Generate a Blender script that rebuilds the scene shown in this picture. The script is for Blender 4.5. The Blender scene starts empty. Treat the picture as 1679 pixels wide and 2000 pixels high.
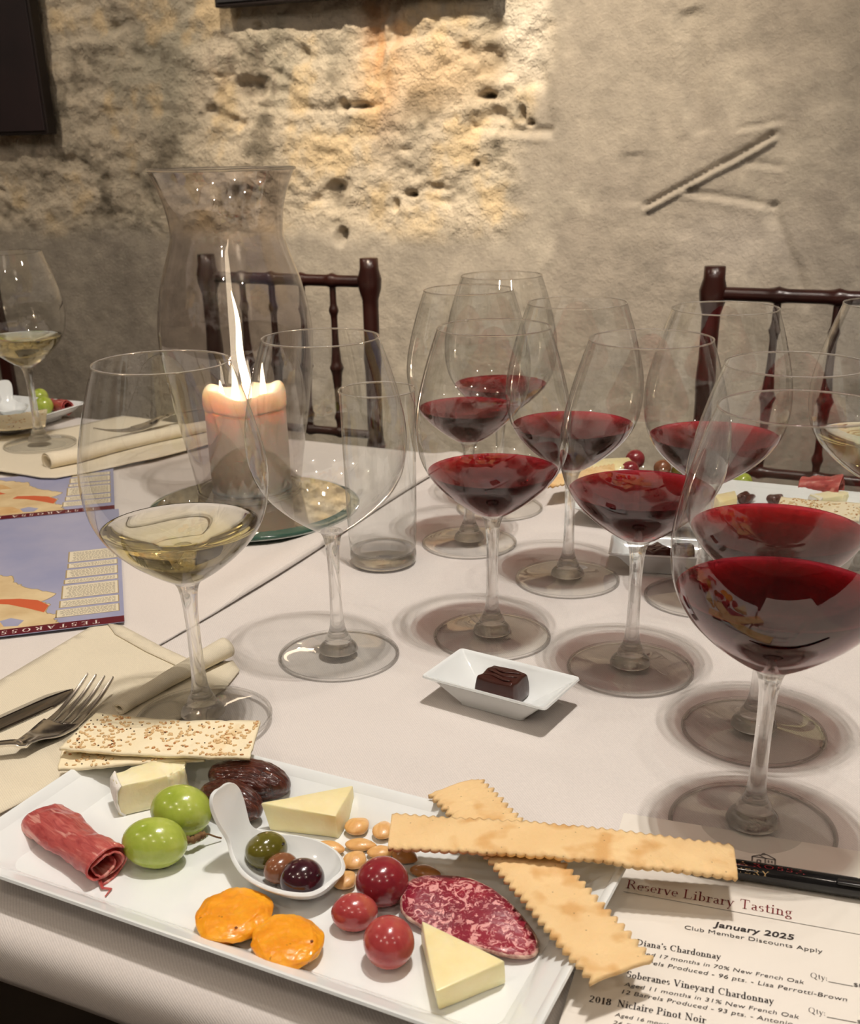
import bpy, bmesh, math, random
import numpy as np
from mathutils import Vector, Matrix, noise
C = bpy.context.scene.collection
R_ = math.radians
T = 0.75                     # height of the table top

# ------------------------------------------------------------------ camera
F_PX, PITCH, ROLL, CAM_H, CY = 2111.5, R_(24.603), R_(-1.185), 0.3262, 1257.0
_c, _s = math.cos(PITCH), math.sin(PITCH)
FWD = Vector((0, _c, -_s)); _r = Vector((1, 0, 0)); _u = Vector((0, _s, _c))
RT = math.cos(ROLL)*_r + math.sin(ROLL)*_u
UP = -math.sin(ROLL)*_r + math.cos(ROLL)*_u
cam_d = bpy.data.cameras.new('camera'); cam = bpy.data.objects.new('camera', cam_d); C.objects.link(cam)
cam.matrix_world = Matrix(((RT.x, UP.x, -FWD.x, 0), (RT.y, UP.y, -FWD.y, 0), (RT.z, UP.z, -FWD.z, T+CAM_H), (0, 0, 0, 1)))
cam_d.sensor_fit = 'HORIZONTAL'; cam_d.sensor_width = 36; cam_d.lens = 36*F_PX/1679
cam_d.shift_y = (CY-1000)/1679; cam_d.clip_start = .02; cam_d.clip_end = 50
cam_d.dof.use_dof = True; cam_d.dof.focus_distance = 0.66; cam_d.dof.aperture_fstop = 26
bpy.context.scene.camera = cam

def ray(px, py): return FWD + RT*((px-839.5)/F_PX) - UP*((py-CY)/F_PX)
def at(px, py, z=0.0):       # the point at height z above the table top seen at a pixel of the photograph
    d = ray(px, py); k = (z-CAM_H)/d.z
    return Vector((d.x*k, d.y*k, T+z))
def mpp(px, py, z=0.0):      # metres per pixel there
    d = ray(px, py); return (z-CAM_H)/d.z/F_PX
TA = R_(-25.5)               # direction of the table, the chairs and the wall
TX = Vector((math.cos(TA), math.sin(TA), 0)); TN = Vector((-math.sin(TA), math.cos(TA), 0))
def tn(t, n, z=0): return TX*t + TN*n + Vector((0, 0, z))
WALL_N = 1.85
def on_wall(px, py, n=WALL_N):    # (t, absolute z) on the plane of the wall
    d = ray(px, py); k = n/d.dot(TN); p = d*k
    return p.dot(TX), T+CAM_H+p.z

# ------------------------------------------------------------------ world, lights, exposure
sc = bpy.context.scene
w = bpy.data.worlds.new('world'); sc.world = w; w.use_nodes = True
w.node_tree.nodes['Background'].inputs[0].default_value = (.9, .85, .8, 1)
w.node_tree.nodes['Background'].inputs[1].default_value = 0.05
def lamp(name, kind, loc, energy, color, radius=.02, aim=None, angle=70, blend=.5, size=None):
    d = bpy.data.lights.new(name, kind); d.energy = energy; d.color = color
    o = bpy.data.objects.new(name, d); C.objects.link(o); o.location = loc
    if kind == 'AREA': d.shape = 'DISK'; d.size = size
    else: d.shadow_soft_size = radius
    if kind == 'SPOT': d.spot_size = R_(angle); d.spot_blend = blend
    if aim is not None: o.rotation_euler = (Vector(aim)-Vector(loc)).to_track_quat('-Z', 'Y').to_euler()
    return o
WARM = (1, .88, .75)
for _dx, _dy in ((-.024, -.02), (.024, -.022), (-.02, .024), (.026, .02)):      # a head of four small bulbs
    lamp('table_spot', 'SPOT', (.15+_dx, .50+_dy, T+1.55), 16, (1, .92, .84), .008, (.13, .6, T), 100, .6)
key2 = lamp('table_spot', 'SPOT', (.02, .34, T+1.60), 7, (1, .92, .83), .012, (0, .7, T), 95, .6)
key3 = lamp('table_spot', 'SPOT', (.34, .78, T+1.6), 8, (1, .92, .83), .012, (.2, .8, T), 95, .6)
_t, _z = on_wall(960, 60)
p_w = tn(_t, WALL_N, _z)
wall_spot = lamp('wall_spot', 'SPOT', tn(_t+.10, WALL_N-1.25, T+1.86), 235, (1, .84, .64), .03, p_w+Vector((0, 0, .0)), 42, 1.0)
wall_spot3 = lamp('wall_spot', 'SPOT', tn(_t-.9, WALL_N-1.2, T+1.8), 44, (1, .86, .68), .03, p_w-TX*.75, 60, 1.0)
_t2, _z2 = on_wall(1500, 500)
wall_spot2 = lamp('wall_spot', 'SPOT', tn(_t2+.7, WALL_N-.9, T+1.75), 26, (1, .88, .74), .03, tn(_t2, WALL_N, _z2), 80, 1.0)
for _i, (_t, _n, _e) in enumerate(((-2.4, -.9, 12), (-1.1, -1.7, 14), (.4, -1.7, 14), (1.9, -.9, 12), (-2.2, .9, 10), (1.9, .8, 10), (-.4, -.7, 12), (.9, -.2, 8))):
    lamp('fill_bulb', 'POINT', tn(_t, _n, 2.72), _e, WARM, .03)  # unseen bulbs near the ceiling, added as broad ambient fill
sc.view_settings.view_transform = 'Standard'; sc.view_settings.look = 'None'
sc.view_settings.exposure = 0.0; sc.view_settings.gamma = 1; sc.view_settings.use_curve_mapping = False
cy = sc.cycles
cy.use_adaptive_sampling = True; cy.adaptive_threshold = .07; cy.adaptive_min_samples = 12; cy.max_bounces = 12; cy.transparent_max_bounces = 40; cy.transmission_bounces = 12; cy.glossy_bounces = 5; cy.diffuse_bounces = 3
cy.sample_clamp_indirect = 4; cy.use_denoising = True; cy.caustics_reflective = False; cy.caustics_refractive = False
try: cy.denoiser = 'OPENIMAGEDENOISE'; cy.denoising_prefilter = 'ACCURATE'
except Exception: pass

# ------------------------------------------------------------------ helpers
def empty(name, loc, rz=0, label=None, cat=None, group=None):
    o = bpy.data.objects.new(name, None); C.objects.link(o); o.location = loc; o.rotation_euler = (0, 0, rz)
    o.empty_display_size = .02
    tag(o, label, cat, group); return o
def tag(o, label=None, cat=None, group=None, kind=None):
    if label: o['label'] = label
    if cat: o['category'] = cat
    if group: o['group'] = group
    if kind: o['kind'] = kind
    return o
def mk(name, verts, faces, mat, parent=None, smooth=True, loc=None, rz=0, sharp=None):
    me = bpy.data.meshes.new(name); me.from_pydata([tuple(v) for v in verts], [], faces)
    return link(name, me, mat, parent, smooth, loc, rz, sharp)
def link(name, me, mat, parent=None, smooth=True, loc=None, rz=0, sharp=None):
    me.update()
    if smooth: me.shade_smooth()
    if sharp: me.set_sharp_from_angle(angle=R_(sharp))
    for m in (mat if isinstance(mat, (list, tuple)) else [mat]): me.materials.append(m)
    o = bpy.data.objects.new(name, me); C.objects.link(o)
    if parent: o.parent = parent
    if loc is not None: o.location = loc
    o.rotation_euler = (0, 0, rz)
    return o
def bmo(name, bm, mat, parent=None, smooth=True, loc=None, rz=0, sharp=None):
    bmesh.ops.recalc_face_normals(bm, faces=bm.faces)
    me = bpy.data.meshes.new(name); bm.to_mesh(me); bm.free()
    return link(name, me, mat, parent, smooth, loc, rz, sharp)
def lathe(prof, seg=48, closed=False):
    vs, fs = [], []; n = len(prof); rows = []
    for r, z in prof:
        if r < 1e-6: rows.append([len(vs)]); vs.append((0, 0, z))
        else:
            rows.append(list(range(len(vs), len(vs)+seg)))
            vs += [(r*math.cos(2*math.pi*i/seg), r*math.sin(2*math.pi*i/seg), z) for i in range(seg)]
    pairs = list(zip(rows[:-1], rows[1:]))
    if closed: pairs.append((rows[-1], rows[0]))
    for a, b in pairs:
        for i in range(seg):
            j = (i+1) % seg
            if len(a) == 1 and len(b) == 1: continue
            if len(a) == 1: fs.append((a[0], b[j], b[i]))
            elif len(b) == 1: fs.append((a[i], a[j], b[0]))
            else: fs.append((a[i], a[j], b[j], b[i]))
    return vs, fs
def spline(pts, n):
    """Catmull-Rom through points (tuples of any length)"""
    P = [np.array(p, float) for p in pts]; P = [2*P[0]-P[1]]+P+[2*P[-1]-P[-2]]; out = []
    for i in range(1, len(P)-2):
        for k in range(n):
            t = k/n; a, b, c, d = P[i-1:i+3]
            out.append(.5*((2*b)+(c-a)*t+(2*a-5*b+4*c-d)*t*t+(3*b-a-3*c+d)*t**3))
    out.append(P[-2]); return [tuple(o) for o in out]
def tube(path, rad, seg=10, caps=True, flat=1.0):
    """tube along 3D path; rad: number or list; flat: vertical squash"""
    vs, fs = [], []; n = len(path); P = [Vector(p) for p in path]
    for i, p in enumerate(P):
        d = (P[min(i+1, n-1)]-P[max(i-1, 0)]).normalized()
        ref = Vector((0, 0, 1)) if abs(d.z) < .9 else Vector((0, 1, 0))
        s = d.cross(ref).normalized(); u = s.cross(d).normalized(); r = rad[i] if hasattr(rad, '__len__') else rad
        for k in range(seg):
            a = 2*math.pi*k/seg; vs.append(tuple(p+s*(r*math.cos(a))+u*(r*flat*math.sin(a))))
    for i in range(n-1):
        for k in range(seg):
            j = (k+1) % seg; fs.append((i*seg+k, i*seg+j, (i+1)*seg+j, (i+1)*seg+k))
    if caps: fs.append(tuple(range(seg))[::-1]); fs.append(tuple(range((n-1)*seg, n*seg)))
    return vs, fs
def merge(*parts):
    V, Fc = [], []
    for v, f in parts:
        o = len(V); V += list(v); Fc += [tuple(i+o for i in q) for q in f]
    return V, Fc
def boxbm(sx, sy, sz, bev=0, seg=2, center=(0, 0, 0)):
    bm = bmesh.new(); bmesh.ops.create_cube(bm, size=1)
    for v in bm.verts: v.co = Vector((v.co.x*sx+center[0], v.co.y*sy+center[1], v.co.z*sz+center[2]))
    if bev: bmesh.ops.bevel(bm, geom=bm.edges[:], offset=bev, segments=seg, affect='EDGES', profile=.5)
    return bm
def blob(rx, ry, rz, amp=0, freq=1, seed=0, sub=4, fn=None):
    bm = bmesh.new(); bmesh.ops.create_icosphere(bm, subdivisions=sub, radius=1)
    o = Vector((seed*7.3, seed*3.1, seed*5.7))
    for v in bm.verts:
        d = v.co.normalized(); k = 1+amp*noise.noise(d*freq+o)
        p = Vector((d.x*rx, d.y*ry, d.z*rz))*k
        if fn: p = fn(d, p)
        v.co = p
    return bm
def prism(poly, z0, z1, bev=0, seg=2, top=None):
    """extruded polygon, optional different top polygon"""
    bm = bmesh.new(); top = top or poly
    a = [bm.verts.new((x, y, z0)) for x, y in poly]; b = [bm.verts.new((x, y, z1)) for x, y in top]
    bm.faces.new(a[::-1]); bm.faces.new(b); n = len(a)
    for i in range(n): bm.faces.new((a[i], a[(i+1) % n], b[(i+1) % n], b[i]))
    if bev: bmesh.ops.bevel(bm, geom=bm.edges[:], offset=bev, segments=seg, affect='EDGES', profile=.5)
    return bm

# ------------------------------------------------------------------ materials
MATS = {}
class NT:
    def __init__(s, name):
        s.m = bpy.data.materials.new(name); s.m.use_nodes = True; s.t = s.m.node_tree; s.t.nodes.clear()
        s.out = s.t.nodes.new('ShaderNodeOutputMaterial')
    def n(s, typ, ins=None, **kw):
        nd = s.t.nodes.new(typ)
        for k, v in kw.items(): setattr(nd, k, v)
        for k, v in (ins or {}).items():
            i = nd.inputs[k]
            if isinstance(v, tuple) and len(v) == 2 and hasattr(v[0], 'outputs'): s.t.links.new(v[0].outputs[v[1]], i)
            elif hasattr(v, 'outputs'): s.t.links.new(v.outputs[0], i)
            else: i.default_value = v
        return nd
    def coord(s, kind='Object', scale=(1, 1, 1), rot=(0, 0, 0)):
        tc = s.n('ShaderNodeTexCoord'); return s.n('ShaderNodeMapping', {'Vector': (tc, kind), 'Scale': scale, 'Rotation': rot})
    def noise(s, co, scale, detail=4, rough=.55, dist=0):
        return s.n('ShaderNodeTexNoise', {'Vector': co, 'Scale': scale, 'Detail': detail, 'Roughness': rough, 'Distortion': dist})
    def ramp(s, fac, stops, interp='LINEAR'):
        r = s.n('ShaderNodeValToRGB', {'Fac': fac}); r.color_ramp.interpolation = interp
        e = r.color_ramp.elements
        while len(e) > 1: e.remove(e[-1])
        e[0].position, e[0].color = stops[0][0], c4(stops[0][1])
        for p, c in stops[1:]: q = e.new(p); q.color = c4(c)
        return r
    def math(s, op, a, b=0.0, c=0.0, clamp=False):
        m = s.n('ShaderNodeMath', {0: a, 1: b, 2: c}, operation=op); m.use_clamp = clamp; return m
    def mix(s, fac, a, b, mode='MIX'):
        m = s.n('ShaderNodeMix', data_type='RGBA', blend_type=mode)
        for i, v in ((0, fac), (6, a), (7, b)):
            if hasattr(v, 'outputs'):
                s.t.links.new(v.outputs[0] if v.bl_idname != 'ShaderNodeMix' else v.outputs[2], m.inputs[i])
            else: m.inputs[i].default_value = c4(v) if i else v
        return m
    def bump(s, h, strength=.3, dist=.001):
        return s.n('ShaderNodeBump', {'Height': h, 'Strength': strength, 'Distance': dist})
    def pbr(s, color, rough=.5, **kw):
        b = s.n('ShaderNodeBsdfPrincipled')
        def put(k, v):
            i = b.inputs[k]
            if hasattr(v, 'outputs'): s.t.links.new(v.outputs[2] if v.bl_idname == 'ShaderNodeMix' else v.outputs[0], i)
            else: i.default_value = c4(v) if k in ('Base Color', 'Specular Tint', 'Emission Color') else v
        put('Base Color', color); put('Roughness', rough)
        for k, v in kw.items(): put(k.replace('_', ' '), v)
        s.t.links.new(b.outputs[0], s.out.inputs[0]); return b
def c4(c): return tuple(c) if hasattr(c, '__len__') and len(c) == 4 else (c[0], c[1], c[2], 1)
def rgb(r, g, b):
    f = lambda x: (x/255/12.92) if x <= 10 else ((x/255+.055)/1.055)**2.4
    return (f(r), f(g), f(b))

def m_plain(name, col, rough=.5, **kw):
    n = NT(name); n.pbr(col, rough, **kw); return n.m
def m_mottled(name, c1, c2, scale=30, rough=.5, bump=.2, bdist=.0008, bscale=None, detail=5, **kw):
    n = NT(name); co = n.coord(); a = n.noise(co, scale, detail)
    r = n.ramp(a, [(.35, c1), (.65, c2)]); b = n.noise(co, bscale or scale*3, 4)
    n.pbr(r, rough, Normal=n.bump(b, bump, bdist), **kw); return n.m

def m_cloth(name, c1, weave=1300, ang=25):
    n = NT(name); co = n.coord('Object', rot=(0, 0, R_(ang)))
    w1 = n.n('ShaderNodeTexWave', {'Vector': co, 'Scale': weave/6.28*1.6, 'Distortion': .6, 'Detail': 1}, bands_direction='DIAGONAL')
    ns = n.noise(co, 900, 2); big = n.noise(co, 6, 3)
    wr = n.noise(n.coord('Object', scale=(1, 1, 1)), 9, 3, .6)
    c = n.mix(.5, n.ramp(w1, [(0, tuple(x*.84 for x in c1)), (1, c1)]), n.ramp(ns, [(.3, tuple(x*.84 for x in c1)), (.7, c1)]))
    h = n.math('ADD', n.math('MULTIPLY', w1, .35), n.math('MULTIPLY', wr, 18.0))
    n.pbr(c, .85, Normal=n.bump(h, .35, .0004), Sheen_Weight=.1); return n.m
M = {}
M['cloth'] = m_cloth('white_tablecloth', rgb(226, 219, 214))
M['cloth2'] = m_cloth('white_tablecloth_side', rgb(229, 221, 214), 1200, 70)
M['napkin'] = m_cloth('cream_napkin', rgb(232, 221, 196), 1500, 10)
def thin_glass(name, tint=(.97, .975, .97), edge=(.50, .50, .48), power=4.0, base=.07):
    n = NT(name); lw = n.n('ShaderNodeLayerWeight', {'Blend': .5})
    fac = n.math('POWER', (lw, 1), power)
    col = n.ramp(n.math('POWER', (lw, 1), 3.0), [(0, tint), (.45, tuple(t*.93 for t in tint)), (1, edge)])
    tr = n.n('ShaderNodeBsdfTransparent', {'Color': col})
    gl = n.n('ShaderNodeBsdfGlossy', {'Roughness': .0, 'Color': (1, 1, 1, 1)})
    f2 = n.math('MULTIPLY_ADD', fac, .75, base, clamp=True)
    mx = n.n('ShaderNodeMixShader', {0: f2, 1: tr, 2: gl})
    n.t.links.new(mx.outputs[0], n.out.inputs[0]); return n.m
def solid_glass(name, col=(1, 1, 1), ior=1.5, rough=0.0, dens=None, abs_col=None):
    n = NT(name); g = n.n('ShaderNodeBsdfGlass', {'Color': c4(col), 'IOR': ior, 'Roughness': rough})
    n.t.links.new(g.outputs[0], n.out.inputs[0])
    if dens:
        v = n.n('ShaderNodeVolumeAbsorption', {'Color': c4(abs_col), 'Density': dens}); n.t.links.new(v.outputs[0], n.out.inputs[1])
    return n.m
M['bowl'] = thin_glass('wine_glass_thin')
M['hurr'] = thin_glass('hurricane_glass_thin', (.84, .81, .80), (.40, .36, .34), 3.6, .10)
def soft_solid(name, k=.3):
    n = NT(name); g = n.n('ShaderNodeBsdfGlass', {'Color': (.99, .99, .985, 1), 'IOR': 1.5, 'Roughness': 0.0}); t = n.n('ShaderNodeBsdfTransparent')
    mx = n.n('ShaderNodeMixShader', {0: k, 1: g, 2: t}); n.t.links.new(mx.outputs[0], n.out.inputs[0]); return n.m
M['solid'] = soft_solid('clear_solid_glass', .42); M['foot_edge'] = soft_solid('foot_edge_glass', .6)
M['green_glass'] = solid_glass('green_edge_glass', (.55, .80, .68), 1.5)
def wine_mat(name, absorb, dens, base):
    n = NT(name); lw = n.n('ShaderNodeLayerWeight', {'Blend': .5})
    fac = n.math('MULTIPLY_ADD', n.math('POWER', (lw, 1), 5.0), .95, base, clamp=True)
    tr = n.n('ShaderNodeBsdfTransparent'); gl = n.n('ShaderNodeBsdfGlossy', {'Roughness': 0.0})
    mx = n.n('ShaderNodeMixShader', {0: fac, 1: tr, 2: gl}); n.t.links.new(mx.outputs[0], n.out.inputs[0])
    v = n.n('ShaderNodeVolumeAbsorption', {'Color': c4(absorb), 'Density': dens}); n.t.links.new(v.outputs[0], n.out.inputs[1])
    return n.m
def red_wine(name):
    n = NT(name); g = n.n('ShaderNodeBsdfGlass', {'Color': (.85, .22, .30, 1), 'IOR': 1.34, 'Roughness': 0.0}); t = n.n('ShaderNodeBsdfTransparent', {'Color': (1, .45, .5, 1)})
    mx = n.n('ShaderNodeMixShader', {0: .38, 1: g, 2: t}); n.t.links.new(mx.outputs[0], n.out.inputs[0])
    v = n.n('ShaderNodeVolumeAbsorption', {'Color': (.84, .0, .18, 1), 'Density': 320.0}); n.t.links.new(v.outputs[0], n.out.inputs[1]); return n.m
M['red_wine'] = red_wine('red_wine')
M['white_wine'] = solid_glass('white_wine', (1, 1, 1), 1.33, 0, 14, (.95, .85, .20))
M['porcelain'] = m_plain('white_porcelain', rgb(232, 236, 236), .08, Coat_Weight=.3, Specular_IOR_Level=.55)
M['steel'] = m_plain('polished_steel', (.80, .78, .75), .16, Metallic=1.0)
M['mahogany'] = m_mottled('dark_mahogany', rgb(32, 14, 12), rgb(56, 24, 19), 12, .28, .1, .0005)
M['black_plastic'] = m_plain('black_plastic', (.012, .012, .013), .25)

# ------------------------------------------------------------------ the setting
def wall_material():
    n = NT('old_plaster'); co = n.coord('Generated')
    att = n.n('ShaderNodeVertexColor', layer_name='Col'); att2 = n.n('ShaderNodeVertexColor', layer_name='Mask')
    ob = n.coord('Object'); fine = n.noise(ob, 160, 4, .65); mid = n.noise(ob, 28, 5, .65)
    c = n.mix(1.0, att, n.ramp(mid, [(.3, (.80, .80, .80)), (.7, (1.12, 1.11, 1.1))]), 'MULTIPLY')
    h = n.math('ADD', n.math('MULTIPLY', fine, n.math('MULTIPLY_ADD', att2, 1.0, .5)), n.math('MULTIPLY', mid, n.math('MULTIPLY_ADD', att2, 2.2, .6)))
    n.pbr(c, .92, Normal=n.bump(h, .8, .004)); return n.m
def vnoise(U, V, f, seed, ax=1.0):
    """smooth value noise on arrays"""
    rs = np.random.RandomState(seed); G = rs.rand(257, 257)
    x = (U*f*ax) % 256; y = (V*f) % 256; i = x.astype(int); j = y.astype(int); a = x-i; b = y-j
    a = a*a*(3-2*a); b = b*b*(3-2*b)
    return (G[i, j]*(1-a)*(1-b)+G[i+1, j]*a*(1-b)+G[i, j+1]*(1-a)*b+G[i+1, j+1]*a*b)*2-1
def fbm(U, V, f, seed, o=5, g=.55, ax=1.0):
    s = 0; A = 1; n = 0
    for k in range(o): s = s+A*vnoise(U+seed*.37, V, f*2**k, seed+k, ax); n += A; A *= g
    return s/n
def build_wall():
    ts = np.concatenate([np.linspace(-4.0, -2.12, 12), np.arange(-2.1, -.05, .0042), np.linspace(0, 4.2, 18)])
    zs = np.concatenate([np.linspace(0, .36, 4), np.arange(.38, 1.40, .0042), np.linspace(1.42, 2.9, 14)])
    U, V = np.meshgrid(ts, zs, indexing='ij')
    W = lambda px, py: on_wall(px, py)
    # rough exposed area: left of the patch edge and above the smooth lower band
    tb, _ = W(1085, 250); _, zb = W(600, 485)
    edge = tb+.05*fbm(U*0+3, V, 4, 11)+.07*fbm(U, V, 9, 12, 5, .6)
    low = zb+.02*fbm(U, V, 7, 13)
    sm = lambda x: np.clip(x, 0, 1)**2*(3-2*np.clip(x, 0, 1))
    rough = sm((edge-U)/.06)*sm((V-low)/.06)
    H = .008*fbm(U, V, 3, 21, 3)                                   # broad undulation
    n1 = fbm(U, V, 11, 31, 6, .6, .7); n2 = fbm(U, V, 30, 41, 4, .6, .6)
    pits = np.clip(fbm(U, V, 16, 51, 4, .55, .6)-.22, 0, 1)
    H = H+rough*(.012*n1+.010*n2-.045*pits)-.006*rough
    H = H+(1-rough)*(.0075*fbm(U, V, 5, 61, 5)+.0014*n2)
    # trowel patches in the smooth plaster: ledges with a crisp edge
    def seg(p, q): 
        (x0, y0), (x1, y1) = W(*p), W(*q); L = math.hypot(x1-x0, y1-y0)
        dx, dy = (x1-x0)/L, (y1-y0)/L
        s = (U-x0)*dx+(V-y0)*dy; d = -(U-x0)*dy+(V-y0)*dx
        return s/L, d
    def groove(p, q, wid, dep, lip=0, wob=.002):
        nonlocal H
        s, d = seg(p, q); d = d+wob*fbm(U, V, 20, 77); m = sm((s+.02)*20)*sm((1.02-s)*20)
        H = H-dep*m*np.exp(-(d/wid)**2)+lip*m*np.exp(-((d+wid*1.8)/wid)**2)
    groove((1255, 405), (1515, 262), .0040, .009, .008, .0015)
    groove((1330, 372), (1520, 402), .005, .004, .002, .004)
    groove((1505, 400), (1580, 600), .010, .006, .001, .004)
    groove((1440, 252), (1530, 236), .004, .003, .002)
    groove((1460, 318), (1530, 326), .004, .003, .002)
    groove((1345, 20), (1370, 260), .015, .006, .002, .006)
    groove((1040, 60), (1075, 260), .012, .005, .001, .010)
    groove((915, 248), (1080, 256), .007, .008, .003, .006)
    groove((660, 208), (745, 208), .006, .009, .002, .006)
    groove((470, 205), (650, 215), .006, .004, .002, .006)
    groove((1240, 300), (1235, 400), .02, .004, .0, .01)
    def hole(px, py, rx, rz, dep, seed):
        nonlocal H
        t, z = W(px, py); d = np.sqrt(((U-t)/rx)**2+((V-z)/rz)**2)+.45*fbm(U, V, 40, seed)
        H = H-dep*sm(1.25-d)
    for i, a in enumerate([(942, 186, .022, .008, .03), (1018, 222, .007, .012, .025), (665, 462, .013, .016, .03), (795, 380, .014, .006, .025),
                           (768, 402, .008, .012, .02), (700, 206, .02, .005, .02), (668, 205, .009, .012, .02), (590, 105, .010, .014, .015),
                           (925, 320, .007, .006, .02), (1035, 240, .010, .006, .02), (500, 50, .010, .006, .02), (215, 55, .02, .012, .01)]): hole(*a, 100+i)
    # colours
    def mixc(A, B, m): return A*(1-m[..., None])+np.array(B)*m[..., None]
    col = np.zeros(U.shape+(3,))+np.array(rgb(168, 160, 148))
    col = mixc(col, rgb(206, 194, 174), rough)
    cv = fbm(U, V, 4, 71, 5); cv2 = fbm(U, V, 13, 81, 5, .6)
    col = mixc(col, rgb(146, 146, 132), rough*sm(cv*1.6+.1)*.55)
    col = mixc(col, rgb(220, 198, 160), rough*sm(cv2*2.6-.05)*.85)
    col = mixc(col, rgb(120, 112, 98), rough*sm(-cv2*2.6-.35)*.8)
    col = mixc(col, rgb(150, 142, 132), (1-rough)*sm(cv*2+.1)*.6)
    col = mixc(col, rgb(186, 178, 164), (1-rough)*sm(-cv2*2)*.5)
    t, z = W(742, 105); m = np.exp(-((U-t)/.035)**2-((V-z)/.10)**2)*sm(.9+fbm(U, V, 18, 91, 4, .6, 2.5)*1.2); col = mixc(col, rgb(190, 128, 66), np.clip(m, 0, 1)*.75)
    t, z = W(655, 100); m = np.exp(-((U-t)/.035)**2-((V-z)/.05)**2); col = mixc(col, rgb(158, 152, 138), m*.7)
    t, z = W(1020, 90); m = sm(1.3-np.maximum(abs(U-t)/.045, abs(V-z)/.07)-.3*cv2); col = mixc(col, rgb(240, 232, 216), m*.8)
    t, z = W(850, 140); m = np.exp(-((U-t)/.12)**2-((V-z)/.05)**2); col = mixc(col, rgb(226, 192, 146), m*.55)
    t, z = W(470, 140); m = sm(.5-abs(fbm(U, V, 14, 95, 4))*6)*np.exp(-((U-t)/.08)**2-((V-z)/.06)**2); col = mixc(col, rgb(110, 70, 66), m*.8)
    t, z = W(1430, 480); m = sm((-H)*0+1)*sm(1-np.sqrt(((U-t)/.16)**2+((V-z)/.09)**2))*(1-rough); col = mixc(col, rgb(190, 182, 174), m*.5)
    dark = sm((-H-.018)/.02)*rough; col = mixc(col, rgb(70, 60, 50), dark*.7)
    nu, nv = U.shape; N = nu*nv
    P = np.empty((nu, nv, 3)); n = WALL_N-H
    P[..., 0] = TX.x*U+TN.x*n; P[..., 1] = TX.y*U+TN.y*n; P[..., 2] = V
    idx = np.arange(N).reshape(nu, nv)
    q = np.stack([idx[:-1, :-1], idx[1:, :-1], idx[1:, 1:], idx[:-1, 1:]], -1).reshape(-1, 4)
    me = bpy.data.meshes.new('wall_back'); me.vertices.add(N); me.vertices.foreach_set('co', P.reshape(-1).astype(np.float32))
    me.loops.add(q.size); me.loops.foreach_set('vertex_index', q.reshape(-1).astype(np.int32))
    me.polygons.add(len(q)); me.polygons.foreach_set('loop_start', (np.arange(len(q))*4).astype(np.int32))
    me.update(calc_edges=True)
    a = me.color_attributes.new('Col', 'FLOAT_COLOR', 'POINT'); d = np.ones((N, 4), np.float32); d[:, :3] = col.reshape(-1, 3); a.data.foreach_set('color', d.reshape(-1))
    a = me.color_attributes.new('Mask', 'FLOAT_COLOR', 'POINT'); d[:, :3] = rough.reshape(-1, 1); a.data.foreach_set('color', d.reshape(-1))
    o = link('wall_back', me, wall_material()); tag(o, kind='structure')
build_wall()
plaster = m_mottled('plain_plaster', rgb(150, 140, 128), rgb(168, 158, 146), 3, .9, .4, .004, 40)
floor_m = m_mottled('dark_floor', rgb(52, 42, 33), rgb(66, 54, 44), 4, .6, .2, .001, 60)
def slab(name, corners, mat): return tag(mk(name, corners, [(0, 1, 2, 3)], mat, smooth=False), kind='structure')
L0, L1, N0, N1 = -3.9, 4.1, -3.6, WALL_N+.05
q = [tn(L0, N0), tn(L1, N0), tn(L1, N1), tn(L0, N1)]
def room_slab(name, a, b, mat, zlo=0, zhi=2.9, th=.12, out=(0, 0)):
    o = Vector((out[0], out[1], 0))*1.0; o = (TX*out[0]+TN*out[1])*th
    v = [a, b, b+o, a+o]; vs = [p+Vector((0, 0, zlo)) for p in v]+[p+Vector((0, 0, zhi)) for p in v]
    return tag(mk(name, vs, [(0, 1, 2, 3), (4, 7, 6, 5), (0, 4, 5, 1), (1, 5, 6, 2), (2, 6, 7, 3), (3, 7, 4, 0)], mat, smooth=False), kind='structure')
room_slab('wall_left', q[0], q[3], plaster, out=(-1, 0)); room_slab('wall_right', q[1], q[2], plaster, out=(1, 0)); room_slab('wall_front', q[0], q[1], plaster, out=(0, -1))
def hslab(name, z0, z1, mat):
    vs = [p+Vector((0, 0, z0)) for p in q]+[p+Vector((0, 0, z1)) for p in q]
    return tag(mk(name, vs, [(3, 2, 1, 0), (4, 5, 6, 7), (0, 1, 5, 4), (1, 2, 6, 5), (2, 3, 7, 6), (3, 0, 4, 7)], mat, smooth=False), kind='structure')
hslab('floor', -.1, 0, floor_m); hslab('ceiling', 2.9, 3.0, plaster)

# wall pictures (dark canvases with depth)
dark_canvas = m_mottled('dark_canvas', rgb(26, 18, 22), rgb(40, 27, 30), 5, .55, .1, .0005)
dark_side = m_plain('canvas_side', rgb(26, 14, 12), .6)
slate = m_plain('slate_canvas', rgb(46, 46, 50), .5)
def picture(name, t0, t1, z0, z1, depth, face, label):
    root = empty(name, tn((t0+t1)/2, WALL_N-.010, z0), TA, label, 'picture')
    bm = boxbm(t1-t0, depth, z1-z0, .002, 2, (0, -depth/2, (z1-z0)/2)); bmo('stretcher_frame', bm, dark_side, root, smooth=False)
    bm = boxbm(t1-t0-.012, .004, z1-z0-.012, .001, 1, (0, -depth-.001, (z1-z0)/2)); bmo('canvas', bm, face, root, smooth=False)
FD = .024
ta, za = on_wall(88, 262, WALL_N-FD-.02)
picture('wall_picture', ta-.62, ta, za, za+.55, FD, dark_canvas, 'large dark purple-black wall picture in the upper left corner')
tb0, zb0 = on_wall(413, 14, WALL_N-FD-.02); tb1, _ = on_wall(900, 0, WALL_N-FD-.02)
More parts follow.
